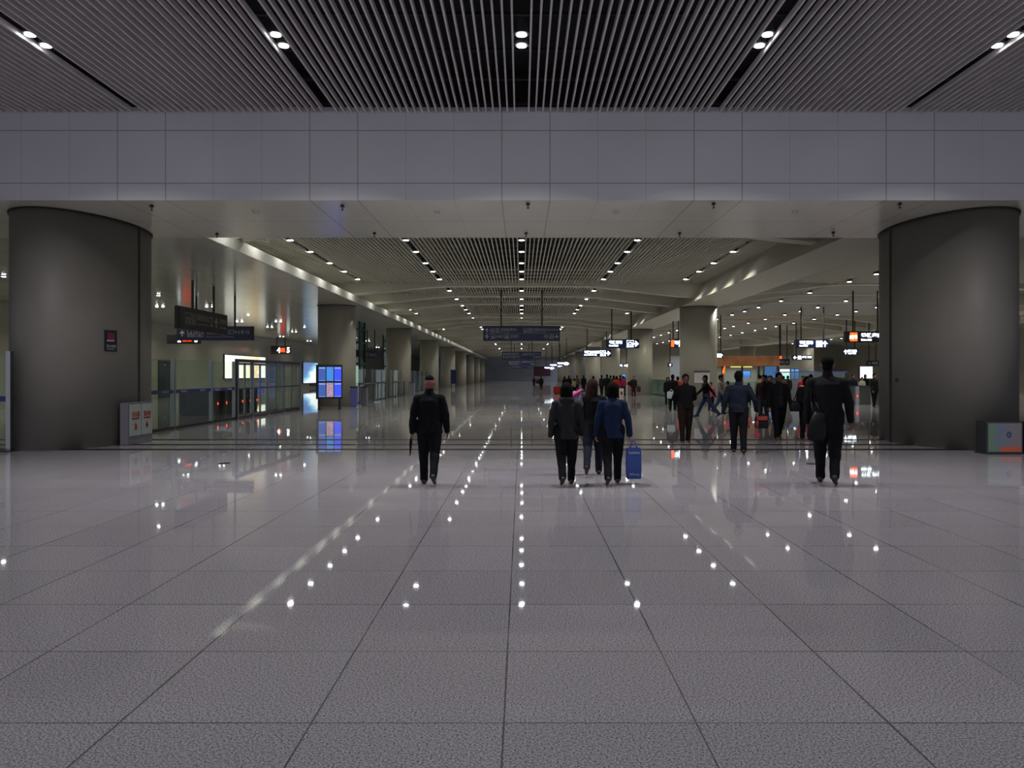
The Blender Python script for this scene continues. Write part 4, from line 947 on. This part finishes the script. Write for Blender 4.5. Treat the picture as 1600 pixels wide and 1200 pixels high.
for i, f_ in enumerate(far):
    px, fe, hd, fc, tp, tr, hr, fem, hm, lb = f_
    w_ = random.uniform(-1, 1)
    far_p = person(lb, px, fe, hd, fc, top=tp, trousers=tr, hair=hr, female=fem, hem=hm, bulk=1.2, vox=.026, legL=(7 * w_, 3), legR=(-7 * w_, 3),
                   armL=(6 * w_, 12, 9), armR=(-6 * w_, 22, 9))
    if 'white stripe' in lb:
        s_ = far_p['s']; bm = bmesh.new(); cyl(bm, (0, 0, 1.2 * s_), (0, 0, 1.235 * s_), .205 * s_, None, 20)
        for v in bm.verts: v.co.y *= .78
        obj('white_stripe', bm, M_PAPER, far_p['root'])
    P[lb] = far_p

# ---------------------------------------------------------------- things carried
def carrier(label, hand, w, d, h, m, drop=.22, rz=0, marks=None, slack=.0):
    t = thing('carrier_bag', label, 'bag', (hand.x, hand.y, hand.z - drop - h), rz)
    bm = bmesh.new()
    A_ = [(-w / 2, -d / 2), (w / 2, -d / 2), (w / 2, d / 2), (-w / 2, d / 2)]
    rings_ = []
    for z, k1, k2 in ((0, .96, 1), (h * .35, 1.02, 1.05), (h * .8, 1, .8), (h, .97, .55)):
        rings_.append([bm.verts.new((x * k1, y * k2, z)) for x, y in A_])
    for a, b in zip(rings_, rings_[1:]):
        for i in range(4): bm.faces.new((a[i], a[(i + 1) % 4], b[(i + 1) % 4], b[i]))
    bm.faces.new(rings_[0][::-1]); bm.faces.new(rings_[-1])
    o = obj('bag_body', bm, m, t, bevel=.008)
    for sy in (-1, 1):
        bm = bmesh.new(); y = sy * d * .2
        pts = [V(-w * .25, y, h - .01), V(-w * .12, y * .6, h + drop * .65), V(0, 0, h + drop), V(w * .12, y * .6, h + drop * .65), V(w * .25, y, h - .01)]
        tube(bm, pts, [.007] * 5, 6); obj('handle', bm, m, t, True)
    return t
b_ = carrier('blue carrier bag with pale lettering hanging from the woman in blue jacket', P['bluew']['hand'][1] + V(.05, 0, .02), .22, .12, .46, mat('bright_blue_bag', rgb(26, 66, 142), .4), .12)
text(b_, 'NANFANG', -.08, .39, .05, M_WHITEP, -.072, .16); text(b_, 'ShiZhuang', -.07, .07, .045, M_WHITEP, -.072, .14)
bag2 = carrier('black bag with red top hanging from the hand of the man in navy', P['navy']['hand'][1] + V(.09, 0, .03), .24, .14, .26, BLK2, .06)
obj('red_panel', B((-.10, .10, -.075, -.06, .17, .25)), mat('red_bag_panel', rgb(130, 38, 34), .6), bag2)
carrier('small crimson pouch hanging on long loops beside the black bag of the man in navy', P['navy']['hand'][1] + V(-.04, -.13, .0), .09, .05, .12, mat('crimson_bag', rgb(130, 24, 44), .5), .36)
def slingbag(name, label, c, w, d, h, m, top, rz=0, tilt=0):
    t = thing(name, label, 'bag', c, rz); bm = bmesh.new()
    loft(bm, [(0, 0, -h / 2, w * .42, d * .4), (0, 0, -h * .3, w * .52, d * .5), (0, 0, h * .1, w * .46, d * .46), (0, 0, h / 2, w * .28, d * .25)], 20)
    bm.transform(Matrix.Rotation(R(tilt), 4, 'Y')); obj('bag_body', bm, m, t, True)
    bm = bmesh.new(); tp = Vector(top) - Vector(c)
    if rz: tp = Matrix.Rotation(-rz, 3, 'Z') @ tp
    for sx in (-1, 1): tube(bm, [V(sx * w * .22, 0, h * .4), tp * .5 + V(sx * w * .12, 0, 0), tp], [.012] * 3, 6)
    obj('strap', bm, m, t, True); return t
q = P['tall']; slingbag('shoulder_bag', 'black shoulder bag hanging on the left side of the tall man', q['hand'][-1] + V(.02, -.36, .05), .28, .11, .42, cloth('black_leather', (28, 27, 30), .45), q['sh'][-1] + V(-.03, 0, .05), 0, 8)
q = P['midw']; t = slingbag('shoulder_bag', 'lilac and pink shoulder bag on the half-hidden woman', q['sh'][-1] + V(-.13, -.02, -.02), .34, .14, .24, cloth('lilac_fabric', (150, 140, 165)), q['sh'][-1] + V(0.02, 0, .10), 0, 35)
bm = bmesh.new(); ball(bm, (-.0, -.02, .10), (.14, .07, .035), 12, Matrix.Rotation(R(-35), 4, 'Y')); ball(bm, (-.12, -.05, -.09), (.05, .03, .04), 10); obj('pink_trim', bm, cloth('hot_pink_fabric', (205, 80, 140)), t, True)
q = P['wblack']; slingbag('handbag', 'round black handbag hanging at the side of the woman in black coat', V(q['X'] - .32, q['Y'] - .10, .86), .30, .14, .26, cloth('black_leather', (28, 27, 30), .45), q['sh'][1] + V(-.06, -.02, .04))
q = P['suit']; t = thing('rolled_umbrella', 'thin dark rolled umbrella in the left hand of the man in black suit', 'umbrella', q['hand'][-1] + V(0, .0, -.01)); bm = bmesh.new(); tube(bm, [V(0, -.02, .05), V(-.01, 0, -.05), V(-.025, .02, -.24)], [.012, .022, .008], 8); obj('canopy', bm, BLK, t, True)
q = P['man in black standing by the nearest right column with a white bag']; carrier('white and blue bag held before the man in black by the column', V(q['X'] - .12, q['Y'] - .28, .98), .34, .12, .30, mat('white_blue_bag', rgb(170, 178, 190), .5), .10)
q = P['lone dark figure with a bag far down the middle of the hall']; slingbag('shoulder_bag', 'dark bag on the left side of the lone far figure', V(q['X'] - .32, q['Y'], .95), .40, .16, .44, cloth('wine_fabric', (50, 28, 32)), q['sh'][-1])
q = P['person with shoulder bag standing alone before the second right column']; slingbag('shoulder_bag', 'dark bag on the person standing alone before second right column', V(q['X'] - .30, q['Y'], 1.0), .30, .14, .26, BLK2, q['sh'][1])
carrier('dark carry bag beside the person standing before the second right column', V(q['X'] + .36, q['Y'], .88), .26, .12, .40, cloth('grey_green_fabric', (60, 62, 58)), .10)
t = thing('travel_bag', 'red travel bag on the floor at the left of the waiting group', 'bag', at(871, 613.5, 62).xyz); t.location.z = 0
bm = bmesh.new(); box(bm, -.34, .34, -.18, .18, .0, .62); obj('bag_body', bm, cloth('brick_red_fabric', (150, 46, 34)), t, bevel=.07); bm = bmesh.new(); tube(bm, [V(-.15, 0, .6), V(-.12, 0, .74), V(.12, 0, .74), V(.15, 0, .6)], [.015] * 4, 6); obj('handle', bm, M_BLACK, t)
t = thing('carrier_bag', 'white and red carrier bag standing at the right end of the queue', 'bag', at(971, 618, 54).xyz); t.location.z = 0
obj('bag_body', B((-.16, .16, -.08, .08, 0, .62)), M_PAPER, t, bevel=.03); obj('red_mark', B((-.08, .08, -.085, -.08, .15, .4)), M_REDP, t)
